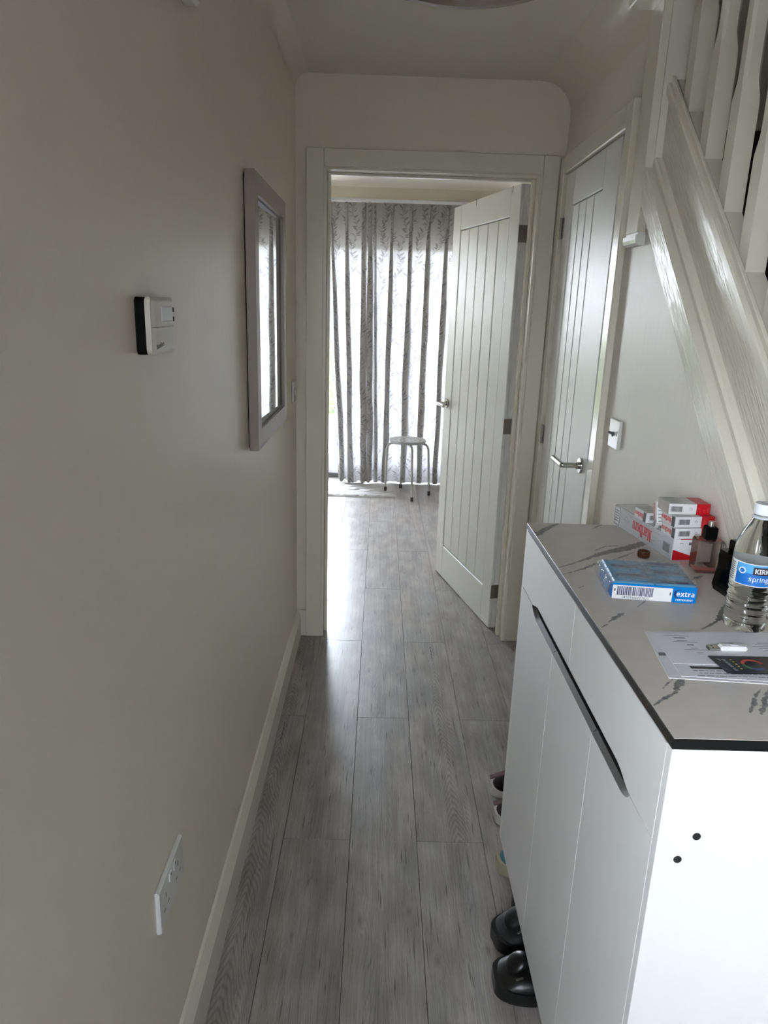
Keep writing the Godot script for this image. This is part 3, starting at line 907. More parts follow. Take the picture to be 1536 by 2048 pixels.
# ------------------------------------------------------------------ shoe cabinet
func cabinet() -> void:
	var t := thing("shoe_cabinet", "white shoe cabinet with marble print top and long scooped pull along the right wall", "cabinet")
	var w: Material = M.cabinet_white
	var x0 := 0.833
	var x1 := 1.145
	var z0 := 1.389
	var z1 := 2.279
	var yb := 0.098
	# top: dark edged slab with the printed face
	var slab := obj("worktop", MB.new().box(Vector3(x0 - 0.001, CT - 0.0155, z0), Vector3(x1, CT - 0.0006, z1 + 0.001), 0.0012), M.cabinet_edge, t)
	var face := MB.new()
	var q := [Vector3(x0, CT, z0 + 0.001), Vector3(x1, CT, z0 + 0.001), Vector3(x1, CT, z1), Vector3(x0, CT, z1)]
	var uv := []
	for p in q: uv.append(Vector2((p.x - 0.83) / 0.345, (p.z - 1.385) / 0.9))
	face.quad(q[0], q[1], q[2], q[3], Vector3.UP, uv)
	for i in 4:
		var a: Vector3 = q[i]
		var b: Vector3 = q[(i + 1) % 4]
		face.quad(a, b, b + Vector3(0, -0.0007, 0), a + Vector3(0, -0.0007, 0), (a + b) / 2 - Vector3(1.0, CT, 1.83))
	obj("printed_face", face, M.printed_stone, slab)
	var yt := CT - 0.0157
	obj("side_panel", MB.new().box(Vector3(x0, yb, z0), Vector3(x1, yt, z0 + 0.0145), 0.0006), w, t)
	var near := obj("side_panel", MB.new().box(Vector3(x0, yb, z1 - 0.0145), Vector3(x1, yt, z1), 0.0006), w, t)
	for p in [[0.881, 0.851], [0.862, 0.816]]:
		var sc := MB.new()
		sc.lathe([Vector2(0.0054, -0.0005), Vector2(0.0052, 0.0005), Vector2(0.0032, 0.0008), Vector2(0.0026, 0.0003), Vector2(0, 0.0003)], 18, Transform3D(Basis(Vector3.RIGHT, PI / 2), Vector3(p[0], p[1], z1)))
		obj("screw", sc, M.cabinet_inside, near)
	obj("back_panel", MB.new().box(Vector3(x1 - 0.004, yb, z0 + 0.0145), Vector3(x1, yt, z1 - 0.0145)), w, t)
	obj("bottom_panel", MB.new().box(Vector3(x0 + 0.012, yb + 0.004, z0 + 0.0145), Vector3(x1 - 0.004, yb + 0.018, z1 - 0.0145)), w, t)
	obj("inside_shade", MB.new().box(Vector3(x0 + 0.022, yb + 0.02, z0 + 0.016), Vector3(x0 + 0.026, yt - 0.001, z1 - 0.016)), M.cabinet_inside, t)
	# fronts, cut away along the shared scoop
	var sa := 1.512
	var sb := 2.177
	var low := func(z: float) -> float:
		if z < sa or z > sb: return 0.8305
		var f := pow(sin(PI / 2 * clampf((z - sa) / 0.06, 0, 1)), 0.8) * pow(sin(PI / 2 * clampf((sb - z) / 0.035, 0, 1)), 0.6)
		return 0.8305 - 0.0165 * f
	var high := func(z: float) -> float:
		if z < sa or z > sb: return 0.8335
		var f := smoothstep(0.0, 0.06, z - sa) * smoothstep(0.0, 0.06, sb - z)
		return 0.8335 + 0.0125 * f
	var at := func(p: Vector2, d: float) -> Vector3: return Vector3(d, p.y, p.x)
	var drawers := [[z0 + 0.0165, 1.838], [1.8402, z1 - 0.016]]
	for d in drawers:
		var poly := PackedVector2Array([Vector2(d[1], yt - 0.002), Vector2(d[0], yt - 0.002)])
		for i in 121:
			var z: float = lerpf(d[0], d[1], i / 120.0)
			poly.append(Vector2(z, high.call(z)))
		obj("drawer_front", MB.new().prism(poly, x0, x0 + 0.016, at), w, t)
	var doors := [[z0 + 0.0165, 1.7194], [1.7222, 1.9988], [2.0016, z1 - 0.016]]
	for d in doors:
		var poly := PackedVector2Array([Vector2(d[1], yb), Vector2(d[0], yb)])
		for i in 121:
			var z: float = lerpf(d[0], d[1], i / 120.0)
			poly.append(Vector2(z, low.call(z)))
		var dr := obj("door", MB.new().prism(poly, x0, x0 + 0.016, at), w, t)
		# the grey sloping pull along the top edge of the door
		var g := MB.new()
		var a: float = maxf(d[0], sa + 0.002)
		var b: float = minf(d[1], sb - 0.002)
		for i in 60:
			var za := lerpf(a, b, i / 60.0)
			var zb := lerpf(a, b, (i + 1) / 60.0)
			g.quad(Vector3(x0 + 0.0003, low.call(za) + 0.0004, za), Vector3(x0 + 0.0003, low.call(zb) + 0.0004, zb), Vector3(x0 + 0.0085, low.call(zb) + 0.007, zb), Vector3(x0 + 0.0085, low.call(za) + 0.007, za), Vector3(-1, 1, 0))
			g.quad(Vector3(x0 + 0.0085, low.call(zb) + 0.007, zb), Vector3(x0 + 0.0085, low.call(za) + 0.007, za), Vector3(x0 + 0.0168, low.call(za) + 0.0004, za), Vector3(x0 + 0.0168, low.call(zb) + 0.0004, zb), Vector3(1, 1, 0))
		obj("pull", g, M.pull_grey, dr)
	for x in [x0 + 0.03, x1 - 0.03]:
		for z in [z0 + 0.15, z1 - 0.1]:
			obj("foot", MB.new().lathe([Vector2(0, 0), Vector2(0.014, 0), Vector2(0.016, 0.004), Vector2(0.019, yb)], 16, Transform3D(Basis(), Vector3(x, 0, z))), M.cabinet_edge, t)

# ------------------------------------------------------------------ things on the hall walls
func hall_fittings() -> void:
	var t := thing("wall_mirror", "rectangular mirror in a flat taupe frame hanging on the left wall", "mirror", Vector3(WL, 0, 0))
	var y0 := 1.088
	var y1 := 1.793
	var z0 := 0.522
	var z1 := 1.11
	var fw := 0.052
	var a := Vector2(0.004, 0.029)
	for k in 4:
		# mitred rails: outer and inner edge with a small step towards the glass
		var o := [Vector2(z0, y0), Vector2(z1, y0), Vector2(z1, y1), Vector2(z0, y1)]
		var i := [Vector2(z0 + fw, y0 + fw), Vector2(z1 - fw, y0 + fw), Vector2(z1 - fw, y1 - fw), Vector2(z0 + fw, y1 - fw)]
		var p := PackedVector2Array([o[k], o[(k + 1) % 4], i[(k + 1) % 4], i[k]])
		obj("frame_rail", MB.new().prism(p, a.x, a.y, func(c: Vector2, d: float) -> Vector3: return Vector3(d, c.y, c.x)), M.frame_taupe, t)
	var sl := MB.new()
	var e := 0.006
	sl.box(Vector3(0.006, y0 + fw - 0.002, z0 + fw - 0.002), Vector3(0.019, y0 + fw + e, z1 - fw + 0.002), 0.001)
	sl.box(Vector3(0.006, y1 - fw - e, z0 + fw - 0.002), Vector3(0.019, y1 - fw + 0.002, z1 - fw + 0.002), 0.001)
	sl.box(Vector3(0.006, y0 + fw + e, z0 + fw - 0.002), Vector3(0.019, y1 - fw - e, z0 + fw + e), 0.001)
	sl.box(Vector3(0.006, y0 + fw + e, z1 - fw - e), Vector3(0.019, y1 - fw - e, z1 - fw + 0.002), 0.001)
	obj("inner_slip", sl, M.frame_slip, t)
	obj("glass", MB.new().prism(PackedVector2Array([Vector2(z0 + fw + e, 0.0065), Vector2(z1 - fw - e, 0.0065), Vector2(z1 - fw - e, 0.0085), Vector2(z0 + fw + e, 0.0165)]), y0 + fw + e, y1 - fw - e, func(c: Vector2, d: float) -> Vector3: return Vector3(c.y, d, c.x)), M.mirror_glass, t)
	obj("backing", MB.new().box(Vector3(0.0, y0 + 0.008, z0 + 0.008), Vector3(0.0065, y1 - 0.008, z1 - 0.008)), M.cabinet_inside, t)

	var th := thing("thermostat", "cream thermostat on a black back plate on the left wall", "thermostat", Vector3(WL, 1.4365, 1.911))
	var rr := func(hz: float, hy: float, r: float) -> PackedVector2Array:
		var p := PackedVector2Array()
		for c in [[1, 1, 0.0], [-1, 1, PI / 2], [-1, -1, PI], [1, -1, PI * 1.5]]:
			for k in 6:
				var an: float = c[2] + PI / 2 * k / 5
				p.append(Vector2(c[0] * (hz - r) + r * cos(an), c[1] * (hy - r) + r * sin(an)))
		return p
	var out := func(p: Vector2, d: float) -> Vector3: return Vector3(d, p.y, p.x)
	obj("back_plate", MB.new().prism(rr.call(0.0535, 0.0405, 0.008), 0, 0.0145, out), M.black_plastic, th)
	obj("side_band", MB.new().prism(rr.call(0.054, 0.0415, 0.01), 0.0145, 0.0225, out), M.cream_plastic, th)
	# domed cover in two halves
	var dome := func(ya: float, yb: float) -> MB:
		var rows := []
		for j in 13:
			var y := lerpf(ya, yb, j / 12.0)
			var row := []
			for k in 17:
				var z := lerpf(-0.0535, 0.0535, k / 16.0)
				var ez := absf(z) / 0.0536
				var ey := absf(y) / 0.0412
				var dd := 0.005 * sqrt(maxf(0.0, 1 - pow(ez, 9.0))) * sqrt(maxf(0.0, 1 - pow(ey, 10.0)))
				row.append(Vector3(0.0224 + dd, y, z))
			rows.append(row)
		var g := MB.new().grid(rows, 1.0)
		if g.n[g.n.size() / 2].x < 0: g = MB.new().grid(rows, -1.0)
		return g
	obj("cover", dome.call(-0.0008, 0.0412), M.cream_plastic, th)
	obj("flap", dome.call(-0.0412, -0.0018), M.cream_plastic, th)
	obj("display", MB.new().box(Vector3(0.025, 0.006, -0.038), Vector3(0.0286, 0.029, 0.019), 0.002), M.lens_plastic, th)
	obj("button", MB.new().box(Vector3(0.025, 0.02, -0.047), Vector3(0.0282, 0.027, -0.043)).box(Vector3(0.025, 0.006, -0.047), Vector3(0.0282, 0.013, -0.043)), M.pull_grey, th)
	lettering(th, "lettering", "Danfoss", 0.0095, Vector3(0.0276, -0.027, 0.03), Vector3(0, 0.12, -1), Vector3(0, 1, 0.12), M.grey_print, "Droid Serif", 700, true)

	# double socket
	var so := thing("double_socket", "white double power socket with red dots low on the left wall", "socket", Vector3(WL, 0.4785, 1.983))
	obj("plate", MB.new().box(Vector3(0, -0.043, -0.073), Vector3(0.0095, 0.043, 0.073), 0.003), M.white_plastic, so)
	for s in [-1, 1]:
		var c: float = s * 0.036
		var pins := MB.new()
		pins.box(Vector3(0.009, 0.004, c - 0.002), Vector3(0.0097, 0.013, c + 0.002))
		pins.box(Vector3(0.009, -0.016, c - 0.015), Vector3(0.0097, -0.012, c - 0.007))
		pins.box(Vector3(0.009, -0.016, c + 0.007), Vector3(0.0097, -0.012, c + 0.015))
		obj("pin_hole", pins, M.grey_print, so)
		obj("rocker", MB.new().box(Vector3(0.009, 0.018, s * 0.013 - 0.0065), Vector3(0.0125, 0.036, s * 0.013 + 0.0065), 0.0012), M.white_plastic, so)
		obj("red_dot", MB.new().lathe([Vector2(0.0024, 0), Vector2(0.0024, 0.0004), Vector2(0, 0.0004)], 10, Transform3D(Basis(Vector3.BACK, -PI / 2), Vector3(0.0125, 0.031, s * 0.013))), M.label_maroon, so)
	# light switch by the doorway
	var sw := thing("light_switch", "white light switch on the left wall between mirror and doorway", "switch", Vector3(WL, 1.137, 0.108))
	obj("plate", MB.new().box(Vector3(0, -0.043, -0.043), Vector3(0.009, 0.043, 0.043), 0.003), M.white_plastic, sw)
	obj("rocker", MB.new().box(Vector3(0.008, -0.016, -0.007), Vector3(0.013, 0.016, 0.007), 0.002), M.white_plastic, sw)
	# toggle switch under the stairs
	var ts := thing("toggle_switch", "square white switch plate with dark toggle on the understairs wall", "switch", Vector3(WR, 1.14, 0.952))
	obj("plate", MB.new().box(Vector3(-0.0105, -0.042, -0.043), Vector3(0, 0.042, 0.043), 0.002), M.white_plastic, ts)
	obj("toggle", MB.new().lathe([Vector2(0.009, 0), Vector2(0.009, 0.002), Vector2(0.0045, 0.003), Vector2(0.0035, 0.016), Vector2(0, 0.017)], 14, Transform3D(Basis(Vector3.BACK, PI / 2 - 0.35), Vector3(-0.0105, 0, 0))), M.grey_print, ts)
	for s in [-1, 1]:
		obj("screw", MB.new().lathe([Vector2(0.003, 0), Vector2(0.0027, 0.0006), Vector2(0, 0.0006)], 10, Transform3D(Basis(Vector3.BACK, PI / 2), Vector3(-0.0105, 0, s * 0.03))), M.black_print, ts)
	# pale box at the very top of the left wall
	var bx := thing("wall_box", "pale grey plastic box high on the left wall at the picture's top edge", "box", Vector3(WL, 2.0, 1.68))
	obj("cover", MB.new().box(Vector3(0, -0.047, -0.06), Vector3(0.03, 0.06, 0.06), 0.006), M.cream_plastic, bx)
	# flush ceiling light
	var cl := thing("ceiling_light", "round flush ceiling light with a dark rim, switched off", "ceiling light", Vector3(0.655, CH, 1.09))
	obj("rim", MB.new().lathe([Vector2(0.262, 0), Vector2(0.262, -0.07), Vector2(0.259, -0.075), Vector2(0.24, -0.075), Vector2(0.238, -0.062)], 64, Transform3D(), -1.0), M.frame_taupe, cl)
	obj("diffuser", MB.new().lathe([Vector2(0.239, -0.062), Vector2(0.15, -0.07), Vector2(0, -0.072)], 48, Transform3D(), -1.0), M.white_plastic, cl)

# ------------------------------------------------------------------ far room
func drape(pleats: Array, left: Array, right: Array, ytop: float, ybot: float, z: float, puddle: float, sd: int) -> MB:
	# pleats: [x at the top, x at the bottom, width]; the cloth overlaps itself three times at each
	var nz := noise(sd, 1.0, 2)
	var rows := []
	var uvs := []
	var R := 46
	for r in R + 1:
		var f := float(r) / R
		var y := lerpf(ytop, ybot, f)
		var pts := []
		var xl: float = lerpf(left[0], left[1], f)
		var xr: float = lerpf(right[0], right[1], f)
		pts.append(Vector2(xl, 0.0))
		var open := smoothstep(0.0, 0.45, f)
		for i in pleats.size():
			var q: Array = pleats[i]
			var x: float = lerpf(q[0], q[1], f) + nz.get_noise_2d(i * 9.0, f * 2.5) * 0.012 * f
			var w: float = q[2] * lerpf(0.42, 0.86, open) * (1.0 + nz.get_noise_2d(i * 5.0 + 50, f * 2.0) * 0.3)
			var d := lerpf(0.018, 0.034, open)
			var px: float = pts[pts.size() - 1].x
			for b in [0.25, 0.5, 0.75]:
				pts.append(Vector2(lerpf(px, x - w * 0.5, b), -0.012 * sin(b * PI) * open))
			pts.append(Vector2(x - w * 0.45, 0.0))
			pts.append(Vector2(x + w * 0.3, d * 0.12))
			pts.append(Vector2(x + w * 0.5, d * 0.3))
			pts.append(Vector2(x + w * 0.3, d * 0.5))
			pts.append(Vector2(x - w * 0.3, d * 0.55))
			pts.append(Vector2(x - w * 0.5, d * 0.78))
			pts.append(Vector2(x - w * 0.3, d))
			pts.append(Vector2(x + w * 0.2, d * 1.05))
			pts.append(Vector2(x + w * 0.55, d * 0.75))
			pts.append(Vector2(x + w * 0.72, 0.0))
		var lx: float = pts[pts.size() - 1].x
		for b in [0.33, 0.66, 1.0]: pts.append(Vector2(lerpf(lx, xr, b), -0.01 * sin(b * PI) * open))
		# smooth it
		var row := []
		var ur := []
		var run := 0.0
		var old := Vector2.ZERO
		for i in pts.size() - 1:
			for s in 3:
				var h := s / 3.0
				var c := (pts[i] as Vector2).cubic_interpolate(pts[i + 1], pts[maxi(i - 1, 0)], pts[mini(i + 2, pts.size() - 1)], h)
				if row.size(): run += c.distance_to(old)
				old = c
				var fl := smoothstep(0.95, 1.0, f) * puddle
				row.append(Vector3(c.x, y + fl * 0.03 * nz.get_noise_2d(c.x * 14, 3), z + c.y + fl * (0.05 + 0.04 * nz.get_noise_2d(c.x * 20, 8)) + nz.get_noise_2d(c.x * 7, f * 3) * 0.006))
				ur.append(Vector2(run / 0.55, (y) / -0.55))
		rows.append(row); uvs.append(ur)
	return MB.new().grid(rows, -1.0, false, uvs)

func far_room_things() -> void:
	var z := -3.05
	# left curtain, pulled a little aside at the foot
	var a := thing("curtain", "pale leaf-patterned curtain gathered left of the dark join, foot on the rug", "curtain", Vector3.ZERO, 0.0, "")
	obj("drape", drape([[0.043, 0.165, 0.04], [0.165, 0.235, 0.045], [0.303, 0.345, 0.06], [0.352, 0.4, 0.05]], [-0.03, 0.135], [0.388, 0.442], 2.272, 0.034, z + 0.03, 0.8, 3), M.leaf_curtain, a)
	var b := thing("curtain", "pale leaf-patterned curtain with pleats hanging behind the stool", "curtain", Vector3.ZERO, 0.0, "")
	obj("drape", drape([[0.388, 0.455, 0.035], [0.53, 0.535, 0.045], [0.68, 0.69, 0.05], [0.825, 0.83, 0.055], [0.971, 0.975, 0.05], [1.115, 1.12, 0.05], [1.26, 1.265, 0.05]], [0.372, 0.432], [1.36, 1.37], 2.278, 0.014, z - 0.016, 0.12, 8), M.leaf_curtain, b)
	var rail := thing("curtain_rail", "slim white rail under the ceiling carrying both curtains", "curtain rail")
	obj("track", MB.new().box(Vector3(-0.3, 2.28, z - 0.012), Vector3(1.5, 2.305, z + 0.012), 0.003), M.upvc, rail)
	for x in [-0.2, 0.6, 1.4]: obj("bracket", MB.new().box(Vector3(x, 2.285, -3.115), Vector3(x + 0.02, 2.3, z)), M.upvc, rail)
	# rug
	var r := thing("rug", "pale grey shaggy rug with a carved line pattern below the left curtain", "rug", Vector3(-0.14, 0, -2.765))
	var nz := noise(77, 1.0, 3)
	var rows := []
	for j in 61:
		var row := []
		for i in 121:
			var x := lerpf(-0.77, 0.77, i / 120.0)
			var zz := lerpf(-0.222, 0.222, j / 60.0)
			var e := minf(minf(0.77 - absf(x), 0.222 - absf(zz)) / 0.02, 1.0)
			var dl := minf(absf(fposmod(x * 0.8 + zz * 1.6 + nz.get_noise_2d(x * 3, zz * 3) * 0.05, 0.16) - 0.08), absf(fposmod(x * 0.8 - zz * 1.6 + nz.get_noise_2d(x * 3 + 9, zz * 3) * 0.05, 0.16) - 0.08))
			var h := 0.02 - 0.009 * exp(-pow(dl / 0.012, 2)) + 0.006 * nz.get_noise_2d(x * 60, zz * 60)
			row.append(Vector3(x + 0.004 * nz.get_noise_2d(x * 25, zz * 25 + 40), maxf(h * sqrt(maxf(e, 0.0)), 0.0005), zz + 0.004 * nz.get_noise_2d(x * 25 + 70, zz * 25)))
		rows.append(row)
	var rg := MB.new().grid(rows, 1.0)
	if rg.n[3000].y < 0: rg = MB.new().grid(rows, -1.0)
	obj("pile", rg, M.rug_pile, r)
	# stool
	var s := thing("stool", "round grey metal stool with four bent tube legs by the curtains", "stool", Vector3(0.712, 0, -2.69))
	var top := MB.new()
	var H := 0.462
	top.lathe([Vector2(0.128, H - 0.028), Vector2(0.143, H - 0.022), Vector2(0.148, H - 0.012), Vector2(0.146, H - 0.003), Vector2(0.138, H), Vector2(0.13, H - 0.004), Vector2(0.122, H - 0.006), Vector2(0.1, H - 0.008), Vector2(0.09, H - 0.006), Vector2(0.06, H - 0.009), Vector2(0, H - 0.008)], 40)
	obj("seat", top, M.stool_metal, s)
	var hm := MB.new().lathe([Vector2(0.011, H - 0.0072), Vector2(0, H - 0.0068)], 10).mesh()
	for k in 18:
		var an := TAU * k / 12 if k < 12 else TAU * k / 6
		var hr := 0.105 if k < 12 else 0.06
		obj("seat_hole", hm, M.frame_slip, s, Transform3D(Basis(), Vector3(cos(an) * hr, 0, sin(an) * hr)))
	for q in [[Vector2(0.04, 0.222), 0.0], [Vector2(0.19, 0.005), 0.0], [Vector2(-0.172, 0.0), 0.027], [Vector2(-0.04, -0.212), 0.0]]:
		var d := (q[0] as Vector2).normalized()
		var L := (q[0] as Vector2).length()
		var path := []
		for p in [[0.1, H - 0.036], [0.13, H - 0.036], [0.15, H - 0.043], [0.164, H - 0.06], [0.17, H - 0.085], [lerpf(0.17, L, 0.5), H * 0.42], [L, q[1] + 0.012]]:
			path.append(Vector3(d.x * p[0], p[1], d.y * p[0]))
		obj("leg", MB.new().tube(path, 0.0095, 12), M.stool_metal, s)
		obj("rubber_foot", MB.new().tube([Vector3(d.x * L, q[1], d.y * L), Vector3(d.x * (L - 0.001), q[1] + 0.034, d.y * (L - 0.001))], 0.0118, 12), M.stool_cap, s)

# ------------------------------------------------------------------ things on the cabinet
func barcode(m: MB, x0: float, y0: float, w: float, h: float, z: float, sd: int) -> MB:
	var r := RandomNumberGenerator.new()
	r.seed = sd
	var x := x0
	while x < x0 + w:
		var b := r.randf_range(0.0006, 0.0019) * w / 0.05
		m.box(Vector3(x, y0, z - 0.0002), Vector3(minf(x + b, x0 + w), y0 + h, z + 0.00025))
		x += b + r.randf_range(0.0005, 0.0013) * w / 0.05
	return m

# a pack lying flat: 88 mm long in x, 23 mm high, 55 mm deep in z, its long side towards +z
func cigarette_pack(label: String, at: Vector3, turn: float, foil := false, tilt := 0.0) -> Node3D:
	var t := thing("cigarette_pack", label, "cigarette pack", at, turn, "cigarette packs")
	t.rotation.z = tilt
	obj("carton", MB.new().box(Vector3(0, 0, -0.055), Vector3(0.0582, 0.0226, 0), 0.0006), M.card_white, t)
	var lid := obj("lid", MB.new().box(Vector3(0.0583, 0, -0.055), Vector3(0.087, 0.0226, 0), 0.0006), M.red_print, t)
	var mark := MB.new()
	for i in 4: mark.box(Vector3(0.061, 0.006 + i * 0.0025, 0), Vector3(0.068 - 0.001 * (i % 2), 0.0068 + i * 0.0025, 0.0003))
	mark.box(Vector3(0.0715, 0.009, 0), Vector3(0.0775, 0.0102, 0.0003)).box(Vector3(0.0741, 0.005, 0), Vector3(0.0749, 0.0165, 0.0003))
	for i in 3: mark.box(Vector3(0.080 + i * 0.0016, 0.006, 0), Vector3(0.0808 + i * 0.0016, 0.0155, 0.0003))
	obj("lid_print", mark, M.red_ink, lid)
	obj("barcode", barcode(MB.new(), 0.004 if foil else 0.008, 0.006, 0.024, 0.011, 0.0001, 5), M.grey_print, t)
	var ring := MB.new()
	ring.lathe([Vector2(0.0028, 0), Vector2(0.0028, 0.0003), Vector2(0.0022, 0.0003), Vector2(0.0022, 0)], 16, Transform3D(Basis(Vector3.RIGHT, PI / 2), Vector3(0.046, 0.012, 0)))
	obj("stamp", ring, M.ink_grey, t)
	# top print: ruled warning panel
	var w := MB.new()
	w.box(Vector3(0.001, 0.0226, -0.054), Vector3(0.0015, 0.0228, -0.002)).box(Vector3(0.034, 0.0226, -0.054), Vector3(0.0345, 0.0228, -0.002)).box(Vector3(0.001, 0.0226, -0.0025), Vector3(0.0345, 0.0228, -0.0015)).box(Vector3(0.001, 0.0226, -0.054), Vector3(0.0345, 0.0228, -0.053))
	for i in 6: w.box(Vector3(0.005, 0.0226, -0.049 + i * 0.008), Vector3(0.03, 0.0228, -0.0475 + i * 0.008))
	obj("warning_print", w, M.grey_print, t)
	# the narrow end towards -x
	if foil:
		obj("foil_end", MB.new().box(Vector3(-0.0004, 0.0005, -0.0545), Vector3(0.0002, 0.0221, -0.0005)), M.chrome, t)
	else:
		obj("grey_panel", MB.new().box(Vector3(-0.0003, 0.0008, -0.013), Vector3(0.0001, 0.0218, -0.0008)), M.grey_print, t)
		lettering(t, "lettering", "Marlboro", 0.0145, Vector3(-0.0004, 0.011, -0.034), Vector3(0, 0, -1), Vector3(0, -1, 0), M.red_ink, "Droid Serif", 700, false, 0.55)
	return t

func table_things() -> void:
	# carton of packs against the wall
	var ax := Vector3(-0.135, 0, -0.991)      # long axis, away from the camera
	var t := thing("cigarette_carton", "long white cigarette carton with red lettering lying against the understairs wall", "carton")
	t.transform = Transform3D(Basis(Vector3(0.991, 0, -0.135), Vector3.UP, -ax), Vector3(1.0815, CT, 1.637))
	obj("box", MB.new().box(Vector3(0, 0, -0.268), Vector3(0.082, 0.0465, 0), 0.0008), M.card_white, t)
	var red := MB.new()
	red.prism(PackedVector2Array([Vector2(0.001, 0.001), Vector2(0.046, 0.001), Vector2(0.046, 0.0085), Vector2(0.001, 0.0235)]), 0, 0.0003, func(p: Vector2, d: float) -> Vector3: return Vector3(p.x, p.y, d))
	red.prism(PackedVector2Array([Vector2(0.015, 0.0445), Vector2(0.07, 0.0445), Vector2(0.07, 0.047), Vector2(0.015, 0.047)]), 0, 0.0003, func(p: Vector2, d: float) -> Vector3: return Vector3(p.x, p.y, d))
	obj("red_chevron", red, M.red_print, t)
	obj("end_print", MB.new().box(Vector3(0.034, 0.033, 0), Vector3(0.045, 0.039, 0.0003)).box(Vector3(0.014, 0.036, 0), Vector3(0.022, 0.0368, 0.0003)), M.grey_print, t)
	# on the long side facing -x: lettering upside down, barcode near the end, ruled panel far
	lettering(t, "lettering", "Marlboro", 0.036, Vector3(-0.0014, 0.024, -0.13), Vector3(0, 0, -1), Vector3(0, -1, 0), M.red_ink, "Droid Serif", 700, false, 0.5)
	var sb := barcode(MB.new(), 0.014, 0.012, 0.026, 0.019, 0.0001, 7)
	obj("barcode", sb, M.grey_print, t, Transform3D(Basis(Vector3(0, 0, 1), Vector3.UP, Vector3(-1, 0, 0)), Vector3(0, 0, -0.052)))
	var pn := MB.new()
	pn.box(Vector3(-0.0003, 0.003, -0.266), Vector3(0, 0.045, -0.2645)).box(Vector3(-0.0003, 0.003, -0.24), Vector3(0, 0.045, -0.2385)).box(Vector3(-0.0003, 0.044, -0.266), Vector3(0, 0.0455, -0.2385)).box(Vector3(-0.0003, 0.002, -0.266), Vector3(0, 0.0035, -0.2385))
	for i in 5: pn.box(Vector3(-0.0003, 0.011 + i * 0.006, -0.262), Vector3(0, 0.013 + i * 0.006, -0.244))
	pn.box(Vector3(0.001, 0.0465, -0.266), Vector3(0.0025, 0.0468, -0.05)).box(Vector3(0.001, 0.0465, -0.267), Vector3(0.08, 0.0468, -0.2655))
	obj("warning_panel", pn, M.grey_print, t)
	var wr := MB.new()
	wr.box(Vector3(-0.0012, 0.0, -0.235), Vector3(-0.0009, 0.0465, -0.002))
	obj("clear_wrap", wr, M.clear_film, t)
	var y1 := CT + 0.0467
	cigarette_pack("white cigarette pack, lowest of the three stacked on the carton", Vector3(1.081, y1, 1.638), 0.13)
	cigarette_pack("white cigarette pack in the middle of the stack of three on the carton", Vector3(1.0805, y1 + 0.0229, 1.632), 0.13)
	cigarette_pack("topmost white cigarette pack of the stack, with a silver foil end", Vector3(1.072, y1 + 0.0458, 1.613), 0.03, true)
	# the pack lying alone further back, and the one leaning against the stack
	var p4 := cigarette_pack("single cigarette pack lying flat on the far part of the carton", Vector3(1.062, y1, 1.526), 0.1)
	p4.set_meta("group", "cigarette packs")
	var p5 := cigarette_pack("cigarette pack tilted on edge between the stack and the far pack", Vector3(1.079, y1 + 0.0005, 1.567), 0.9, false, -0.0)
	var px := Vector3(0.985, 0, 0.17).normalized()
	var lean := Basis(px, 0.95) * Basis(px, Vector3.UP, px.cross(Vector3.UP))
	p5.transform = Transform3D(lean, Vector3(1.066, y1 + 0.0004, 1.563))

	# gum tray under film
	var g := thing("gum_box", "blue chewing gum box wrapped in clear film with barcode side facing forward", "gum box")
	var gx := Vector3(0.144, 0, 0.016).normalized()
	g.transform = Transform3D(Basis(gx, Vector3.UP, gx.cross(Vector3.UP)), Vector3(0.8915, CT, 1.8485))
	var GW := 0.1445
	var GD := 0.118
	var GH := 0.0335
	obj("tray", MB.new().box(Vector3(0, 0.0, -GD), Vector3(GW, GH - 0.004, 0), 0.0006), M.gum_blue, g)
	obj("white_panel", MB.new().box(Vector3(0.0005, 0.0006, 0), Vector3(0.103, GH - 0.0075, 0.0003)), M.card_white, g)
	obj("barcode", barcode(MB.new(), 0.0085, 0.0075, 0.0615, 0.0165, 0.0004, 11), M.bar_ink, g)
	lettering(g, "lettering", "04009900007823", 0.0056, Vector3(0.041, 0.0036, 0.0004), Vector3.RIGHT, Vector3.UP, M.black_print, "Droid Sans Mono")
	lettering(g, "brand_lettering", "extra", 0.0125, Vector3(0.1255, 0.0165, 0.0006), Vector3.RIGHT, Vector3.UP, M.card_white, "Droid Sans", 700)
	var arc := MB.new()
	for k in 20:
		var a0 := PI * 0.4 + k * PI * 1.2 / 20
		var a1 := PI * 0.4 + (k + 1) * PI * 1.2 / 20
		var c := Vector3(0.114, 0.0165, 0.0004)
		var th := 0.0028 * sin((k + 0.5) / 20 * PI) + 0.0004
		arc.quad(c + Vector3(cos(a0), sin(a0), 0) * 0.0083, c + Vector3(cos(a1), sin(a1), 0) * 0.0083, c + Vector3(cos(a1), sin(a1), 0) * (0.0083 - th), c + Vector3(cos(a0), sin(a0), 0) * (0.0083 - th), Vector3(0, 0, 1))
	obj("crescent", arc, M.gum_navy, g)
	lettering(g, "small_lettering", "PEPPERMINT", 0.0036, Vector3(0.1245, 0.0055, 0.0005), Vector3.RIGHT, Vector3.UP, M.card_white, "Droid Sans", 700)
	obj("edge_mark", MB.new().box(Vector3(0.0035, 0.0145, 0.0003), Vector3(0.0055, 0.0195, 0.0005)), M.black_print, g)
	obj("edge_mark", MB.new().box(Vector3(0.0985, 0.013, 0.0003), Vector3(0.1003, 0.0185, 0.0005)), M.black_print, g)
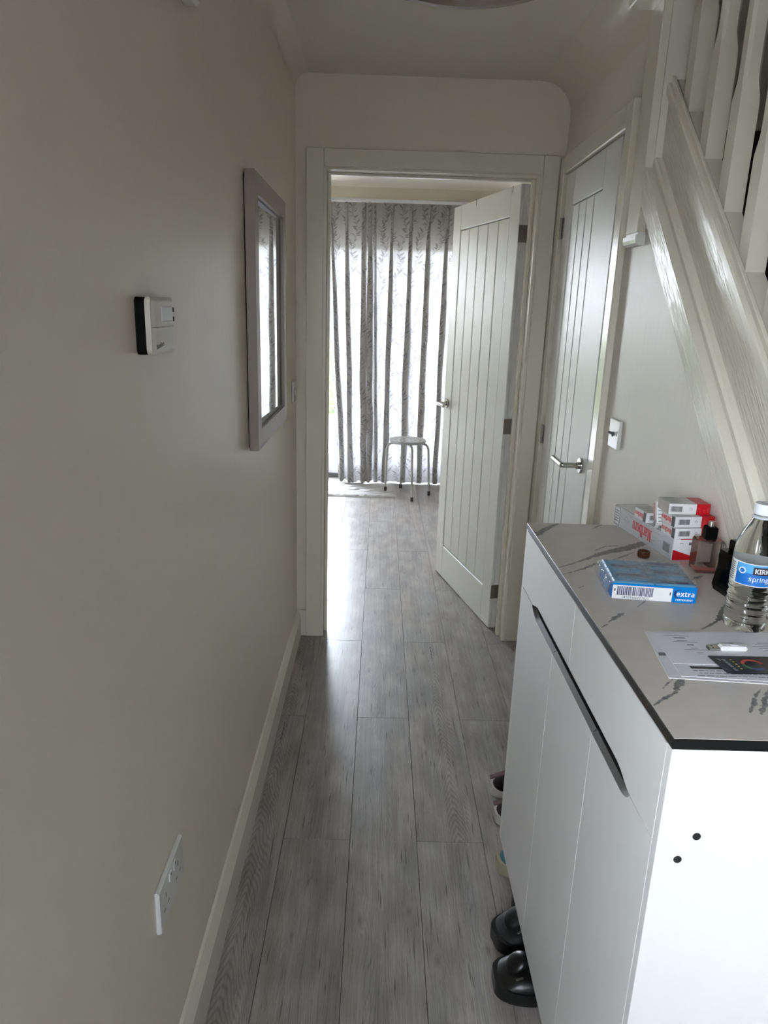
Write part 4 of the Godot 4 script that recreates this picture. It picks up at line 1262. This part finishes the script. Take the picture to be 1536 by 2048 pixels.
	for j in 5:
		for i in 2:
			var c := obj("gum_pack", MB.new().box(Vector3(0.001 + i * 0.0715, GH - 0.006, -GD + 0.001 + j * 0.0233), Vector3(0.0715 + i * 0.0715, GH - 0.0006, -GD + 0.0235 + j * 0.0233), 0.002), M.gum_teal, g)
			obj("pale_band", MB.new().box(Vector3(0.012 + i * 0.0715, GH - 0.0006, -GD + 0.006 + j * 0.0233), Vector3(0.06 + i * 0.0715, GH - 0.0004, -GD + 0.018 + j * 0.0233)), M.gum_navy if (i + j) % 2 else M.label_sky, c)
	# film over the top and hanging off the left end
	var fl := []
	var fn := noise(55, 1.0, 3)
	for j in 25:
		var row := []
		for i in 37:
			var u := lerpf(-0.02, 1.0, i / 36.0)
			var x := u * GW
			var y := GH + 0.0025 + 0.0045 * fn.get_noise_2d(x * 26, j * 2.6)
			if i < 8:
				var k := 1.0 - i / 8.0
				x = -0.0015 - 0.007 * sin(k * PI) * (0.6 + fn.get_noise_2d(j * 3.0, 4.0)) - 0.004 * k
				y = maxf(0.0006, (1 - k) * GH)
			row.append(Vector3(x, y, -GD - 0.001 + (GD + 0.001) * j / 24.0))
		fl.append(row)
	var fm := MB.new().grid(fl, 1.0)
	if fm.n[500].y < 0: fm = MB.new().grid(fl, -1.0)
	obj("film", fm, M.clear_film, g)

	# perfume with pale pink liquid
	var pf := thing("perfume_bottle", "square clear perfume bottle with black cap before the cigarette carton", "perfume bottle", Vector3(1.127, CT, 1.69), -0.1)
	obj("glass_body", MB.new().box(Vector3(-0.0255, 0, -0.0205), Vector3(0.0255, 0.066, 0.0205), 0.003), M.pink_glass, pf)
	obj("base_tint", MB.new().box(Vector3(-0.019, 0.004, -0.014), Vector3(0.019, 0.0065, 0.014), 0.001), M.rose_tint, pf)
	var pc := MB.new()
	pc.box(Vector3(-0.0115, 0.066, -0.0115), Vector3(0.0115, 0.092, 0.0115), 0.0025)
	var cap := obj("cap", pc, M.black_plastic, pf)
	obj("cap_top", MB.new().lathe([Vector2(0.0065, 0.092), Vector2(0.0065, 0.1), Vector2(0.0055, 0.102), Vector2(0, 0.102)], 18), M.chrome, cap)

	# black bottle
	var bb := thing("black_bottle", "small black faceted glass bottle half hidden behind the water bottle", "bottle", Vector3(1.1225, CT, 1.805), 0.12)
	var bm := MB.new()
	var prof := [[0.0195, 0.020, 0.0], [0.022, 0.023, 0.01], [0.0205, 0.021, 0.03], [0.018, 0.019, 0.05], [0.0195, 0.02, 0.068], [0.0175, 0.018, 0.08]]
	for k in prof.size() - 1:
		for s in 4:
			var cs := [Vector2(-1, -1), Vector2(1, -1), Vector2(1, 1), Vector2(-1, 1)]
			var c0: Vector2 = cs[s]
			var c1: Vector2 = cs[(s + 1) % 4]
			var p: Array = prof[k]
			var q: Array = prof[k + 1]
			bm.quad(Vector3(c0.x * p[0], p[2], c0.y * p[1]), Vector3(c1.x * p[0], p[2], c1.y * p[1]), Vector3(c1.x * q[0], q[2], c1.y * q[1]), Vector3(c0.x * q[0], q[2], c0.y * q[1]), Vector3(c0.x + c1.x, 0, c0.y + c1.y))
	bm.quad(Vector3(-0.021, 0.08, -0.018), Vector3(0.021, 0.08, -0.018), Vector3(0.021, 0.08, 0.018), Vector3(-0.021, 0.08, 0.018), Vector3.UP)
	bm.quad(Vector3(-0.024, 0, -0.02), Vector3(0.024, 0, -0.02), Vector3(0.024, 0, 0.02), Vector3(-0.024, 0, 0.02), Vector3.DOWN)
	obj("body", bm, M.black_glass, bb)
	obj("stopper", MB.new().box(Vector3(-0.01, 0.08, -0.01), Vector3(0.01, 0.1, 0.01), 0.002), M.black_glass, bb)

	# ring-shaped brown cap behind the gum
	var rc := thing("small_cap", "small round amber brown cap lying behind the gum box", "cap", Vector3(1.031, CT, 1.617))
	obj("shell", MB.new().lathe([Vector2(0.012, 0), Vector2(0.0128, 0.002), Vector2(0.0128, 0.011), Vector2(0.0118, 0.013), Vector2(0.009, 0.013), Vector2(0.0085, 0.009), Vector2(0, 0.009)], 24), M.amber, rc)
	water_bottle()
	papers()

func water_bottle() -> void:
	var t := thing("water_bottle", "clear plastic water bottle with blue label standing on the cabinet", "water bottle", Vector3(1.0765, CT, 1.952))
	var prof := [Vector2(0, 0.004), Vector2(0.02, 0.001), Vector2(0.028, 0.0), Vector2(0.0318, 0.004), Vector2(0.0325, 0.012)]
	var y := 0.012
	while y < 0.068:
		y += 0.0022
		prof.append(Vector2(0.0318 + 0.0011 * cos(y / 0.0112 * TAU), y))
	prof.append_array([Vector2(0.0322, 0.072), Vector2(0.0325, 0.078), Vector2(0.0325, 0.118), Vector2(0.0328, 0.124), Vector2(0.0328, 0.13), Vector2(0.0318, 0.14), Vector2(0.0285, 0.153), Vector2(0.0225, 0.167), Vector2(0.0165, 0.179), Vector2(0.0135, 0.186), Vector2(0.0128, 0.19), Vector2(0.0128, 0.2), Vector2(0, 0.2)])
	var seg := 56
	var rows := []
	for p in prof:
		var row := []
		for k in seg + 1:
			var a := TAU * k / seg
			var r: float = p.x
			if p.y > 0.001 and p.y < 0.066: r *= 1.0 + 0.012 * sin(a * 5 + p.y * 190.0) * smoothstep(0.0, 0.01, p.y)
			row.append(Vector3(r * cos(a), p.y, r * sin(a)))
		rows.append(row)
	obj("body", MB.new().grid(rows, -1.0, true), M.clear_bottle, t)
	var cap := MB.new()
	cap.lathe([Vector2(0.0148, 0.1915), Vector2(0.0152, 0.193), Vector2(0.0152, 0.206), Vector2(0.0142, 0.2085), Vector2(0, 0.2085)], 36)
	obj("cap", cap, M.bottle_cap, t)
	obj("neck_ring", MB.new().lathe([Vector2(0.0132, 0.184), Vector2(0.0158, 0.1855), Vector2(0.0158, 0.1875), Vector2(0.0132, 0.189)], 36), M.bottle_cap, t)
	# label wrapped round the waist; angles measured from the direction of the camera
	var view := atan2(1.066, -0.607)
	var band := func(a0: float, a1: float, y0: float, y1: float, r: float) -> MB:
		var rr := []
		for yy in [y0, y1]:
			var row := []
			for k in 33:
				var a := view - lerpf(a0, a1, k / 32.0)
				row.append(Vector3(cos(a) * r, yy, sin(a) * r))
			rr.append(row)
		var g := MB.new().grid(rr, 1.0)
		var m0: Vector3 = rr[0][16]
		if g.n[16].dot(Vector3(m0.x, 0, m0.z)) < 0: g = MB.new().grid(rr, -1.0)
		return g
	var lab := obj("label", band.call(-PI, PI, 0.08, 0.117, 0.03285), M.card_white, t)
	obj("blue_field", band.call(-0.78, 2.2, 0.0815, 0.1155, 0.033), M.label_blue, lab)
	obj("sky_field", band.call(-0.74, 2.2, 0.101, 0.1155, 0.0331), M.label_sky, lab)
	obj("brand_field", band.call(0.0, 1.6, 0.1, 0.1125, 0.0332), M.label_maroon, lab)
	var bars := MB.new()
	for i in 9:
		var b: MB = band.call(-1.42, -0.92, 0.084 + i * 0.0034, 0.0858 + i * 0.0034, 0.033)
		var s := bars.v.size()
		bars.v.append_array(b.v); bars.n.append_array(b.n); bars.t.append_array(b.t)
		for q in b.ix: bars.ix.append(q + s)
	obj("barcode", bars, M.grey_print, lab)
	var seal := MB.new()
	var sa := view + 0.47
	var sx := Transform3D(Basis(Vector3(-sin(sa), 0, cos(sa)) * -1, Vector3(0, 1, 0), Vector3(cos(sa), 0, sin(sa))) * Basis(Vector3.RIGHT, PI / 2), Vector3(cos(sa) * 0.0331, 0.104, sin(sa) * 0.0331))
	seal.lathe([Vector2(0.0055, 0), Vector2(0.0055, 0.0004), Vector2(0.0042, 0.0004), Vector2(0.004, 0.0003), Vector2(0, 0.0003)], 20, sx)
	obj("seal", seal, M.card_white, lab)
	var seal_in := MB.new()
	seal_in.lathe([Vector2(0.0036, 0.0003), Vector2(0.0036, 0.0006), Vector2(0, 0.0006)], 18, sx)
	obj("seal_centre", seal_in, M.label_blue, lab)
	for word in [["KIRKLAND", 0.0105, 0.106, 0.07, 700, M.card_white], ["spring water", 0.0105, 0.0925, -0.17, 400, M.card_white]]:
		var a: float = word[3]
		for ch in word[0]:
			var wide: float = {"I": 0.42, "i": 0.35, "r": 0.5, "t": 0.45, "w": 0.95, " ": 0.4, "D": 0.85, "N": 0.85}.get(ch, 0.72) * word[1] * 0.8
			a += wide / 0.0333 / 2
			if ch != " ":
				var an := view - a
				lettering(lab, "letter", ch, word[1], Vector3(cos(an) * 0.0333, word[2], sin(an) * 0.0333), Vector3(sin(an), 0, -cos(an)), Vector3.UP, word[5], "Droid Sans", word[4])
			a += wide / 0.0333 / 2

func sheet(pts: Array, y: float, th: float, curl := 0.0) -> MB:
	var poly := PackedVector2Array()
	for p in pts: poly.append(Vector2(p[0], p[1]))
	return MB.new().prism(poly, y, y + th, func(c: Vector2, d: float) -> Vector3: return Vector3(c.x, d, c.y))

func papers() -> void:
	var a := thing("envelope", "white envelope lying lowest under the letter on the cabinet", "envelope")
	obj("sheet", sheet([[0.903, 1.982], [1.16, 1.977], [1.16, 2.155], [0.883, 2.134]], CT + 0.0001, 0.0012), M.paper_back, a)
	obj("print_block", sheet([[0.8965, 2.058], [0.907, 2.058], [0.905, 2.068], [0.894, 2.068]], CT + 0.0013, 0.0002), M.grey_print, a)
	var b := thing("letter", "folded white letter with small print lying on the envelope", "letter")
	obj("lower_fold", sheet([[0.905, 2.088], [1.165, 2.075], [1.165, 2.15], [0.902, 2.13]], CT + 0.0016, 0.0008), M.paper, b)
	obj("upper_fold", sheet([[0.9065, 1.994], [1.165, 1.98], [1.165, 2.1], [0.9035, 2.096]], CT + 0.0032, 0.0006), M.paper, b)
	var ink := MB.new()
	var y := CT + 0.0039
	var rows := [[0.925, 0.965, 2.004, 0.0008], [0.938, 0.955, 2.010, 0.003], [0.939, 0.955, 2.020, 0.002], [0.931, 0.969, 2.025, 0.0012], [0.949, 0.959, 2.033, 0.004], [0.949, 0.961, 2.046, 0.0015], [0.938, 0.975, 2.051, 0.0012], [0.953, 0.963, 2.06, 0.0012], [0.953, 0.963, 2.064, 0.0008]]
	for r in rows: ink.box(Vector3(r[0], y, r[2]), Vector3(r[1], y + 0.0002, r[2] + r[3]))
	for i in 5: ink.box(Vector3(1.05 + 0.006 * absi(i - 2), y, 2.022 + i * 0.006), Vector3(1.12, y + 0.0002, 2.0235 + i * 0.006))
	obj("small_print", ink, M.ink_grey, b)
	var ink2 := MB.new()
	y = CT + 0.0025
	ink2.box(Vector3(0.925, y, 2.1015), Vector3(1.0, y + 0.0002, 2.108))
	obj("dark_bar", ink2, M.black_print, b)
	var ink3 := MB.new()
	for i in 3:
		var x := 0.925 + 0.006 * (i % 2)
		while x < 1.1:
			var wd := rng.randf_range(0.004, 0.012)
			ink3.box(Vector3(x, y, 2.1125 + i * 0.0075 ), Vector3(x + wd, y + 0.0002, 2.1145 + i * 0.0075))
			x += wd + 0.002
	obj("text_line", ink3, M.ink_grey, b)
	# review card, black with a coloured ring and stars
	var c := thing("review_card", "black card with five stars and a coloured ring lying on the letter", "card", Vector3(1.008, CT + 0.0041, 2.094), 0.03)
	obj("card", sheet([[-0.043, -0.0235], [0.09, -0.0225], [0.09, 0.028], [-0.033, 0.029], [-0.0395, 0.026]], 0, 0.0009), M.card_black, c)
	var stars := MB.new()
	for i in 5:
		var p := PackedVector2Array()
		for k in 10:
			var an := k * PI / 5
			p.append(Vector2(cos(an), sin(an)) * (0.0016 if k % 2 == 0 else 0.0008) + Vector2(-0.0145 + i * 0.0005, -0.012 + i * 0.0068))
		stars.prism(p, 0.0009, 0.0011, func(q: Vector2, d: float) -> Vector3: return Vector3(q.x, d, q.y))
	obj("star_row", stars, M.ink_yellow, c)
	for s in [[3.3, 4.9, "ink_red"], [4.9, 6.1, "ink_red"], [2.2, 3.3, "ink_green"], [0.9, 2.2, "ink_blue"]]:
		var arc := MB.new()
		for k in 10:
			var a0: float = lerpf(s[0], s[1], k / 10.0)
			var a1: float = lerpf(s[0], s[1], (k + 1) / 10.0)
			var m := Vector3(0.011, 0.0011, 0.003)
			arc.quad(m + Vector3(cos(a0), 0, sin(a0)) * 0.0165, m + Vector3(cos(a1), 0, sin(a1)) * 0.0165, m + Vector3(cos(a1), 0, sin(a1)) * 0.0115, m + Vector3(cos(a0), 0, sin(a0)) * 0.0115, Vector3.UP)
		obj("ring_arc", arc, M[s[2]], c)
	lettering(c, "lettering", "Review us", 0.0075, Vector3(-0.0235, 0.001, 0.003), Vector3(0.12, 0, 1), Vector3(1, 0, -0.12), M.ink_grey, "Droid Sans", 700)
	lettering(c, "lettering", "on", 0.006, Vector3(-0.0315, 0.001, -0.012), Vector3(0.12, 0, 1), Vector3(1, 0, -0.12), M.ink_grey)
	# usb stick
	var u := thing("usb_stick", "white usb stick with metal plug lying on the letter", "usb stick", Vector3(0.979, CT + 0.0039, 2.048), 0.02)
	var pl := MB.new()
	pl.box(Vector3(-0.0045, 0, -0.006), Vector3(0.0125, 0.0045, 0.006), 0.0004)
	var plug := obj("plug", pl, M.chrome, u)
	obj("contact", MB.new().box(Vector3(-0.0047, 0.0008, -0.005), Vector3(-0.0044, 0.0037, 0.005)).box(Vector3(0.001, 0.0044, -0.004), Vector3(0.0035, 0.0046, -0.0015)).box(Vector3(0.001, 0.0044, 0.0015), Vector3(0.0035, 0.0046, 0.004)), M.black_print, plug)
	obj("body", MB.new().box(Vector3(0.0125, -0.0004, -0.008), Vector3(0.054, 0.0075, 0.008), 0.003), M.white_plastic, u)
	obj("slider", MB.new().box(Vector3(0.03, 0.0073, -0.0025), Vector3(0.041, 0.0084, 0.0025), 0.0008), M.lens_plastic, u)
	obj("print_mark", MB.new().box(Vector3(0.017, 0.0074, -0.006), Vector3(0.036, 0.0076, -0.004)), M.ink_grey, u)

# ------------------------------------------------------------------ shoes, toes towards -x
func shoe(t: Node3D, L: float, W: float, sole_h: float, upper_h: float, sole_m: Material, upper_m: Material, lining := true) -> void:
	# plan outline from toe (x = 0) to heel (x = L)
	var half := func(f: float) -> float:
		return W * 0.5 * pow(sin(PI * clampf(pow(f, 0.62) * 0.93 + 0.035, 0.0, 1.0)), 0.6) * lerpf(1.0, 0.8, smoothstep(0.3, 0.7, f))
	var ring := func(grow: float, y: float, lift: float) -> Array:
		var r := []
		for k in 25:
			var f := 0.5 - 0.5 * cos(PI * k / 24.0)
			r.append(Vector3(f * L + (0.5 - f) * -2.0 * grow * (1.0 if f < 0.05 or f > 0.95 else 0.0) * 0.0, y + lift * pow(1 - f, 3.0), half.call(f) * (1 + grow)))
		for k in range(23, 0, -1):
			var f := 0.5 - 0.5 * cos(PI * k / 24.0)
			r.append(Vector3(f * L, y + lift * pow(1 - f, 3.0), -half.call(f) * (1 + grow)))
		r.append(r[0])
		return r
	var solid := func(rings: Array) -> MB:
		var g := MB.new().grid(rings, 1.0, true)
		var mid: Vector3 = rings[rings.size() / 2][6]
		if g.n[(rings.size() / 2) * rings[0].size() + 6].z * mid.z < 0: g = MB.new().grid(rings, -1.0, true)
		var c0 := Vector3(L * 0.5, rings[0][12].y, 0)
		var last: Array = rings[rings.size() - 1]
		var c1 := Vector3(L * 0.5, last[12].y, 0)
		for k in last.size() - 1:
			g.tri(c0, rings[0][k], rings[0][k + 1], Vector3.DOWN)
			g.tri(c1, last[k], last[k + 1], Vector3.UP)
		return g
	obj("sole", solid.call([ring.call(-0.03, 0.0, 0.004), ring.call(0.02, 0.004, 0.004), ring.call(0.03, sole_h * 0.6, 0.006), ring.call(0.0, sole_h, 0.006)]), sole_m, t)
	# upper: sections along the length, low at the toe, open at the ankle
	var rows := []
	for j in 20:
		var f := lerpf(0.012, 0.985, j / 19.0)
		var hw: float = half.call(f) * 0.94
		var top := upper_h * (0.45 * smoothstep(0.0, 0.22, f) + 0.55 * smoothstep(0.25, 0.55, f))
		var row := []
		for k in 15:
			var a := PI * k / 14
			var e := pow(absf(sin(a)), 0.75)
			row.append(Vector3(f * L, sole_h - 0.003 + (top + 0.006) * e, hw * cos(a) * lerpf(1.0, 0.82, e * smoothstep(0.3, 0.6, f))))
		rows.append(row)
	var u := MB.new().grid(rows, 1.0)
	if u.n[10 * 15 + 7].y < 0: u = MB.new().grid(rows, -1.0)
	for e in [0, 19]:
		for k in 14: u.tri(Vector3(rows[e][7].x, sole_h, 0), rows[e][k], rows[e][k + 1], Vector3(-1 if e == 0 else 1, 0, 0))
	obj("upper", u, upper_m, t)
	if lining:
		var lm := MB.new()
		lm.lathe([Vector2(0.019, 0), Vector2(0.022, 0.004), Vector2(0.0225, 0.008), Vector2(0.019, 0.008), Vector2(0.017, 0.001), Vector2(0, 0.0008)], 22, Transform3D(Basis().scaled(Vector3(1.9, 1, 1.05)) , Vector3(L * 0.68, sole_h + upper_h - 0.003, 0)))
		obj("collar", lm, M.shoe_lining, t)

func shoes() -> void:
	for s in [[1.088, "brown children's trainer with white sole, the farther of the pair beyond the cabinet", 0.86], [1.213, "brown children's trainer with white sole, the nearer of the pair beyond the cabinet", 0.852]]:
		var t := thing("trainer", s[1], "shoe", Vector3(s[2], 0, s[0]), 0.05, "brown children's trainers")
		shoe(t, 0.19, 0.08, 0.026, 0.062, M.rubber_white, M.shoe_brown)
		var st := MB.new()
		for k in 2:
			var rows := []
			for i in 2:
				var row := []
				for j in 9:
					var a := lerpf(0.25, PI - 0.5, j / 8.0)
					row.append(Vector3(0.068 + k * 0.032 + i * 0.018, 0.026 + (0.042 + k * 0.014) * sin(a) + 0.004, 0.036 * cos(a)))
				rows.append(row)
			var g := MB.new().grid(rows, 1.0)
			st.grid(rows, 1.0 if g.n[4].y > 0 else -1.0)
		st.box(Vector3(-0.012, 0.072, -0.01), Vector3(0.05, 0.0765, 0.01), 0.002, Transform3D(Basis(Vector3.BACK, 0.35), Vector3(0.03, -0.004, 0.006)))
		obj("strap", st, M.shoe_strap, t)
	var k := thing("trainer", "small teal shoe with cream sole half under the far end of the cabinet", "shoe", Vector3(0.828, 0, 1.413), 0.1)
	shoe(k, 0.2, 0.078, 0.034, 0.045, M.rubber_cream, M.shoe_teal)
	for s in [[1.655, "matte black shoe half under the cabinet, behind the glossy one", 0.784, 0.3, "shoe_black_matte"], [1.765, "glossy black shoe nearest the camera half under the cabinet", 0.765, 0.05, "shoe_black"]]:
		var b := thing("black_shoe", s[1], "shoe", Vector3(s[2], 0, s[0]), s[3])
		shoe(b, 0.27, 0.11, 0.032, 0.06, M.shoe_black, M[s[4]], false)
		var ball := []
		for q in 13: ball.append(Vector2(sin(PI * q / 12.0), -cos(PI * q / 12.0)))
		obj("tongue", MB.new().lathe(ball, 24, Transform3D(Basis(Vector3.BACK, 0.7) * Basis().scaled(Vector3(0.029, 0.012, 0.025)), Vector3(0.05, 0.07, 0))), M[s[4]], b)
		obj("metal_tag", MB.new().box(Vector3(-0.009, 0, -0.0025), Vector3(0.009, 0.003, 0.0025), 0.001, Transform3D(Basis(Vector3.UP, 0.25), Vector3(0.05, 0.058, 0.033))), M.dark_steel, b)
